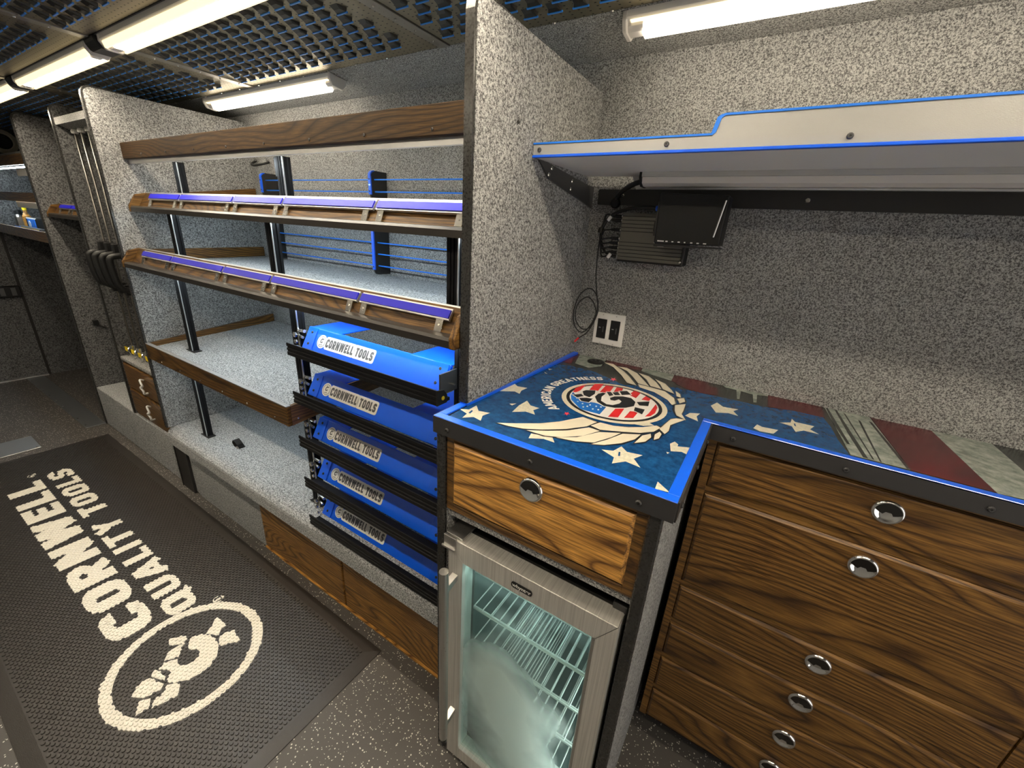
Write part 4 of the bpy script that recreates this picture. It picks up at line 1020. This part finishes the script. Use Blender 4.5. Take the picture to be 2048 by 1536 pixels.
B(SX0, SX1, SY-.004, SY+.006, 1.822, 1.8278).build('blue_edging', 'blue_paint', ws, bevel=.001)
B(SX0, SX1, SY+.007, 1.36, 1.8245, 1.8275).build('shelf_deck', 'pale_paint', ws)
B(-.44, SX1, 1.36, YW-.008, 1.8245, 1.8275).build('shelf_deck', 'pale_paint', ws)
MB().prism([(1.36, 1.8244), (YW-.004, 1.793), (YW-.004, 1.797), (1.364, 1.8275)], 'x', -.44, SX1).build('back_gusset', 'pale_paint', ws)
B(-.56, SX1, YW-.010, YW-.001, 1.747, 1.793).build('wall_flange', 'black_metal', ws)
MB().prism([(1.03, 1.822), (1.08, 1.822), (1.36, 1.800), (YW-.004, 1.80), (YW-.004, 1.735), (1.35, 1.745), (1.09, 1.785)], 'x', SX0-.0008, SX0+.004).build('end_bracket', 'dark_grey_metal', ws)
for y, z in ((1.10, 1.812), (1.085, 1.795), (1.235, 1.797), (1.23, 1.775)): MB().screw((SX0+.004, y, z), (1, 0, 0), .006, .003).build('screw', 'zinc', ws)
for x in (-.567, -.262, .049, .45): MB().screw((x, SY, 1.839), (0, -1, 0), .0055, .004).build('screw', 'dark_grey_metal', ws)
for x, z in ((-.478, 1.775), (.02, 1.77)): MB().screw((x, YW-.010, z), (0, -1, 0), .006, .003).build('screw', 'zinc', ws)
ul = thing('under_shelf_light', (.4, 1.32, 1.79), 'unlit slim light fixture fixed under the metal wall shelf', 'light')
MB().prism([(1.268, 1.8242), (1.345, 1.8242), (1.345, 1.812), (1.268, 1.812)], 'x', -.385, XR-.1).build('housing', 'aluminium', ul)
MB().prism([(1.275, 1.8118), (1.34, 1.8118), (1.335, 1.797), (1.32, 1.790), (1.295, 1.790), (1.28, 1.797)], 'x', -.385, XR-.1).build('diffuser', 'clear_cap', ul)
MB().prism([(1.268, 1.824), (1.346, 1.824), (1.346, 1.810), (1.325, 1.789), (1.29, 1.789), (1.268, 1.810)], 'x', -.392, -.3855).build('end_cap', 'black_plastic', ul)
MB().tube(bez([(-.39, 1.31, 1.806), (-.43, 1.34, 1.80), (-.475, 1.385, 1.785), (-.495, 1.40, 1.765), (-.497, YW-.012, 1.752)], 16), .0075, 8).build('lamp_cord', 'cable_black', ul, smooth=True)
MB().lathe((-.497, YW-.0105, 1.752), (0, -1, 0), [(.016, 0), (.016, .006), (.012, .010), (.004, .010)], 16).build('cord_knob', 'black_plastic', ul)

# ================================================================ ELECTRONICS ON THE WALL
a1 = thing('recorder_box', (-.35, 1.38, 1.58), 'flat black finned recorder box with row of plugs on the wall under the shelf', 'electronics box')
bx0, bx1, bz0, bz1, by = -.452, -.248, 1.578, 1.722, 1.352
B(bx0, bx1, by+.004, YW-.002, bz0, bz1).build('case', 'black_plastic', a1, bevel=.003)
for k in range(13):
    if 5 <= k <= 7: continue
    z = bz0+.006+k*.0108
    B(bx0+.001, bx1-.008, by, by+.0045, z, z+.0088).build('fin', 'dvr_grey', a1)
B(bx0+.001, bx1-.008, by+.001, by+.0045, bz0+.006+5*.0108, bz0+.006+8*.0108-.002).build('fin', 'dvr_grey', a1)
B(bx1-.007, bx1, by-.002, by+.01, bz0+.002, bz0+.1).build('end_bezel', 'black_metal', a1, bevel=.001)
MB().screw((bx1-.008, by-.001, bz0+.012), (0, -1, 0), .004, .002).build('screw', 'chrome', a1)
ZP = [1.592, 1.604, 1.618, 1.632, 1.646, 1.672, 1.700, 1.712]
for z in ZP:
    pg = MB().lathe((bx0, by+.018, z), (-1, 0, 0), [(.0055, 0), (.0055, .006), (.0045, .007)], 10).build('socket', 'zinc', a1)
    MB().lathe((bx0-.006, by+.018, z), (-1, 0, 0), [(.0052, 0), (.0052, .02), (.003, .03)], 10).build('plug', 'black_plastic', a1)
B(-.342, -.324, by-.0008, by+.0005, 1.640, 1.668).build('paper_tag', 'white_plastic', a1)
a2 = thing('monitor_box', (-.24, 1.31, 1.63), 'boxy black monitor unit mounted in front of the finned recorder', 'electronics box')
MB().prism([(-.322, 1.640), (-.150, 1.644), (-.150, 1.768), (-.326, 1.772)], 'y', 1.268, 1.346).build('case', 'black_plastic', a2, bevel=.004, seg=2)
B(-.328, -.322, 1.272, 1.34, 1.66, 1.75).build('side_bracket', 'black_metal', a2, bevel=.001)
MB().tube([(-.168, 1.262, 1.665), (-.156, 1.262, 1.755)], .0022, 6).build('bright_rail', 'steel', a2)
MB().prism([(-.322, 1.632), (-.150, 1.636), (-.150, 1.6395), (-.322, 1.6395)], 'y', 1.272, 1.34).build('lower_lip', 'black_metal', a2)
for k, wd in enumerate((.018, .006, .005, .006, .004, .006, .006, .008)):
    xk = -.312+k*.0165+(.006 if k else 0)
    B(xk, xk+wd, 1.2675, 1.2682, 1.646, 1.649).build('marking', 'white_plastic', a2)
B(-.345, -.322, 1.33, 1.35, 1.672, 1.700).build('bracket', 'black_plastic', a2, bevel=.001)
B(-.314, -.296, 1.284, 1.2846, 1.6318, 1.639).build('paper_tag', 'white_plastic', a2)
# cable bundle
cb = thing('cable_bundle', (-.53, 1.38, 1.60), 'curving bundle of black cables from the recorder plugs', 'cables')
hub = (-.528, 1.385, 1.668)
MB().tube(bez([(-.33, 1.335, 1.735), (-.40, 1.345, 1.738), (-.46, 1.36, 1.728), (-.505, 1.375, 1.705), hub], 20), .0055, 8).build('cable', 'cable_black', cb, smooth=True)
MB().tube([(-.348, 1.337, 1.7362), (-.334, 1.3355, 1.7358)], .0075, 8).build('blue_collar', 'blue_paint', cb)
for k, z in enumerate(ZP):
    dx_ = -.018-.004*(k % 3)
    MB().tube(bez([(bx0-.036, by+.018, z), (bx0-.052+dx_*.3, by+.02, z+(.004 if k > 5 else -.004)), (-.520, 1.38, (z+1.66)/2+(.01 if k > 5 else -.012)), hub], 18), .0026, 6).build('cable', 'cable_black', cb, smooth=True)
MB().tube(bez([(-.475, 1.372, 1.59), (-.505, 1.378, 1.605), (-.526, 1.386, 1.64), hub], 14), .004, 8).build('cable', 'cable_black', cb, smooth=True)
MB().lathe(hub, (0.2, 0, 1), [(.009, -.008), (.010, 0), (.009, .008)], 10).build('tie', 'black_rubber', cb)
for p in ((-.498, 1.368, 1.705), (-.482, 1.366, 1.592)): MB().lathe(p, (.6, 0, .8), [(.005, -.008), (.006, 0), (.005, .008)], 10).build('tape', 'white_plastic', cb)
# loose coil
lc = thing('loose_cable', (-.55, 1.385, 1.28), 'thin black cable hanging in a loose coil with a red tipped end beside the outlet', 'cable')
pts = [hub, (-.531, 1.39, 1.60), (-.527, 1.39, 1.52), (-.515, 1.388, 1.46), (-.505, 1.386, 1.41), (-.52, 1.384, 1.355), (-.55, 1.382, 1.32), (-.575, 1.365, 1.345), (-.577, 1.35, 1.40), (-.565, 1.36, 1.455), (-.54, 1.38, 1.478),
       (-.515, 1.388, 1.455), (-.503, 1.388, 1.40), (-.522, 1.384, 1.345), (-.55, 1.375, 1.335), (-.572, 1.36, 1.37), (-.570, 1.36, 1.42), (-.545, 1.378, 1.448), (-.518, 1.386, 1.425), (-.508, 1.386, 1.38), (-.53, 1.382, 1.325), (-.557, 1.375, 1.300)]
MB().tube(bez(pts, 110), .0022, 6).build('cable', 'cable_black', lc, smooth=True)
MB().tube([(-.557, 1.375, 1.300), (-.570, 1.372, 1.284)], .0034, 8).build('red_sleeve', 'red_sleeve', lc)
MB().tube([(-.570, 1.372, 1.284), (-.577, 1.370, 1.276)], .0022, 8).build('tip', 'zinc', lc)
# outlet
ol = thing('wall_outlet', (-.462, 1.408, 1.28), 'white two-gang wall plate with two black outlets above the counter', 'outlet')
B(-.517, -.407, YW-.0075, YW-.0005, 1.285, 1.398).build('plate', 'white_plastic', ol, bevel=.0025, seg=2)
for xc in (-.487, -.439):
    s_ = B(xc-.017, xc+.017, YW-.0105, YW-.0076, 1.307, 1.376).build('receptacle', 'black_plastic', ol, bevel=.001)
    B(xc-.010, xc-.003, YW-.0112, YW-.0106, 1.344, 1.3465).build('port_edge', 'steel', s_)
    B(xc+.004, xc+.008, YW-.0112, YW-.0106, 1.330, 1.350).build('port_edge', 'dark_grey_metal', s_)
    for z in (1.291, 1.391): MB().screw((xc, YW-.0075, z), (0, -1, 0), .0025, .0015).build('screw', 'steel', ol)

# ================================================================ NARROW BAY: DRAWER UNIT, STEEL BARS, TOP SHELF
nb = thing('small_drawer_unit', (-3.1, 1.1, .316), 'narrow oak unit with two drawers and curly white pulls in the slim bay', 'drawer unit')
B(-3.502, -2.6925, .862, 1.405, .3165, .700).build('carcass', 'oak_z', nb)
B(-3.502, -2.6925, .840, 1.405, .700, .728).build('top', 'carpet', nb, bevel=.008, seg=2)
B(-3.502, -2.6925, .850, .8615, .3165, .699).build('face_frame', 'oak_x', nb)
for z0, z1 in ((.345, .512), (.522, .690)):
    d = drawer(-3.475, -2.71, .838, z0, z1, nb, None, 'oak_x', .0115)
    zc_ = (z0+z1)/2
    MB().tube(bez([(-3.16, .836, zc_+.035), (-3.15, .815, zc_+.045), (-3.12, .812, zc_+.01), (-3.15, .81, zc_), (-3.12, .812, zc_-.02), (-3.13, .815, zc_-.04), (-3.14, .836, zc_-.045)], 24), .006, 6).build('curly_pull', 'white_plastic', d, smooth=True)
bs = thing('overhead_ledge', (-3.1, 1.1, 2.02), 'pale carpeted ledge box at the top of the narrow bay', 'ledge')
MB().prism([(.85, 2.040), (.85, 2.066), (YW-.002, 2.066), (YW-.002, 2.030), (.90, 2.022)], 'x', -3.5045, -2.6915).build('ledge_box', 'carpet', bs)
B(-3.5045, -2.6915, .846, .8495, 2.034, 2.068).build('front_edge', 'carpet', bs)
for k, (x, lb) in enumerate([(-3.44, 'leftmost of the four upright steel bars with black grips in the slim bay'), (-3.335, 'second from left of the four upright steel bars with black grips'),
                             (-3.225, 'third from left of the four upright steel bars with black grips'), (-3.115, 'rightmost upright steel bar with black grip, half hidden by the partition')]):
    y = .90
    t = thing('cargo_bar', (x, y, .729), lb, 'bar', 'upright steel bars in the slim bay')
    MB().tube([(x, y, .80), (x, y, 2.015)], .0052, 10).build('rod', 'bar_steel', t, smooth=True)
    MB().lathe((x, y, 2.0), (0, 0, 1), [(.015, 0), (.017, .010), (.012, .02), (.005, .021)], 10).build('top_cap', 'white_plastic', t)
    B(x-.020, x+.020, y-.03, y+.018, 1.36, 1.44).build('clamp_block', 'black_plastic', t, bevel=.004)
    g = bez([(x, y-.025, 1.385), (x, y-.075, 1.375), (x, y-.085, 1.34), (x, y-.078, 1.25), (x, y-.06, 1.205), (x, y-.01, 1.19)], 22)
    MB().tube(g, .016, 8).build('grip', 'black_plastic', t, smooth=True)
    B(x-.016, x+.016, y-.022, y+.016, 1.15, 1.21).build('lower_clamp', 'black_plastic', t, bevel=.003)
    MB().tube([(x, y, .735), (x, y, .80)], .012, 8).build('foot', 'chrome', t)
    MB().tube(bez([(x+.005, y-.01, .80), (x+.02, y-.03, .775), (x+.012, y-.02, .745), (x-.008, y-.03, .733)], 12), .004, 6).build('hook', 'chrome', t)
    B(x-.062, x-.006, y-.024, y-.021, .758, .786).build('yellow_tag', 'yellow_tag', t)
ck = thing('side_shelf', (-3.88, 1.1, 1.55), 'short display shelf with blue strip just visible beside the farthest partition', 'shelf')
display_shelf(.862, 1.545, .05, ck, -4.2615, -3.5305, [-4.15, -3.9, -3.62])
lt_ = thing('panel_latch', (-4.25, .92, .79), 'small black latch with two bright screws on the farthest partition', 'latch')
B(-4.2615, -4.235, .925, .955, .79, .83).build('latch_body', 'black_plastic', lt_, bevel=.003)
MB().tube(bez([(-4.25, .95, .80), (-4.24, .97, .775), (-4.25, .99, .76)], 8), .005, 6).build('latch_tongue', 'black_metal', lt_)
for y in (.878, .892): MB().screw((-4.2615, y, .866), (1, 0, 0), .006, .004).build('screw', 'chrome', lt_)

# ================================================================ FAR BAY AT THE LEFT
fb = thing('shelving_rack', (-5.14, 1.1, 0), 'distant oak fronted shelving at the left edge of the photo', 'shelving')
B(XE+.001, -4.2905, .870, .886, 1.868, 1.934).build('valance_board', 'oak_x', fb)
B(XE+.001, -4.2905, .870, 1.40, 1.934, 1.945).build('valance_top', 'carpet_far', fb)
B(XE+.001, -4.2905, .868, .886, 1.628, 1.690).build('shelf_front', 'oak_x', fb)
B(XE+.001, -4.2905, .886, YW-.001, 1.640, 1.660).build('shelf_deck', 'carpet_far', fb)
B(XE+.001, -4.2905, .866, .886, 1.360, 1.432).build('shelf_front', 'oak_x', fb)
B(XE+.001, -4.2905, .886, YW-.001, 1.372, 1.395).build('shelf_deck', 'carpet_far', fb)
B(XE+.05, -4.34, .905, .915, 1.856, 1.864).build('led_strip', 'strip_glow', fb)
B(XE+.05, -4.34, .900, .910, 1.6325, 1.6395).build('led_strip', 'strip_glow', fb)
it = thing('spray_can', (-5.78, .99, 1.396), 'small grey can with black lid on the distant shelf', 'can')
MB().lathe((-5.78, .99, 1.396), (0, 0, 1), [(.034, 0), (.034, .10), (.026, .118)], 14).build('can_body', 'steel', it)
MB().lathe((-5.78, .99, 1.5145), (0, 0, 1), [(.024, 0), (.024, .035), (.018, .04)], 12).build('lid', 'black_plastic', it)
it = thing('bottle', (-5.58, 1.0, 1.396), 'amber bottle standing beside the grey can on the distant shelf', 'bottle')
MB().lathe((-5.58, 1.0, 1.396), (0, 0, 1), [(.028, 0), (.028, .11), (.012, .14), (.012, .16)], 12).build('bottle_body', 'oak_lit', it)
MB().lathe((-5.58, 1.0, 1.5565), (0, 0, 1), [(.014, 0), (.014, .02)], 10).build('cap', 'yellow_tag', it)
it = thing('tool_case', (-5.28, 1.02, 1.396), 'black and blue case on the distant shelf', 'case')
B(-5.42, -5.13, .96, 1.10, 1.396, 1.505).build('case_body', 'black_plastic', it, bevel=.008)
B(-5.35, -5.14, .955, .9595, 1.41, 1.495).build('case_label', 'blue_wire', it)
MB().lathe((-5.29, .9545, 1.452), (0, -1, 0), [(.03, 0), (.03, .002), (.022, .002)], 16).build('case_emblem', 'white_plastic', it)
it = thing('boxed_tool', (-5.1, .92, 1.396), 'yellow striped pack lying in front of the dark case on the distant shelf', 'pack')
B(-5.40, -4.78, .900, .945, 1.396, 1.438).build('pack_body', 'black_plastic', it, bevel=.006)
B(-5.30, -4.79, .897, .8995, 1.420, 1.434).build('pack_stripe', 'yellow_tag', it)
B(-5.46, -5.3, .894, .8995, 1.400, 1.436).build('pack_end', 'blue_wire', it)
for (x0, x1, z0, lb) in ((-4.86, -4.56, 1.80, 'white card standing in for reflected light under the distant oak valance'), (-5.15, -4.56, 1.585, 'white card standing in for reflected light under the middle of the distant shelves')):  # white cards stand in for bright reflected light on the shelves
    tag(B(x0, x1, .893, .8945, z0, z0+.045).build('reflection_card', 'white_plastic'), lb, 'card', 'white cards standing in for reflected light')
bk = thing('buckle_socket', (-5.98, .78, .78), 'black twin buckle socket on the far end wall', 'buckle')
B(-5.9995, -5.95, .70, .875, .785, .885).build('socket_body', 'black_plastic', bk, bevel=.006)
for y in (.745, .815): B(-5.9498, -5.947, y, y+.03, .80, .87).build('slot', 'dark_grey_metal', bk)
spk = thing('round_speaker', (-5.98, 1.07, 2.1), 'round speaker ring high on the far end wall', 'speaker')
MB().lathe((-5.9995, 1.075, 2.105), (1, 0, 0), [(.095, 0), (.095, .012), (.07, .018), (.065, .010)], 24).build('speaker_ring', 'ivory', spk)
MB().lathe((-5.989, 1.075, 2.105), (1, 0, 0), [(.06, 0), (.05, .006), (.015, .002)], 20).build('speaker_cone', 'black_rubber', spk)
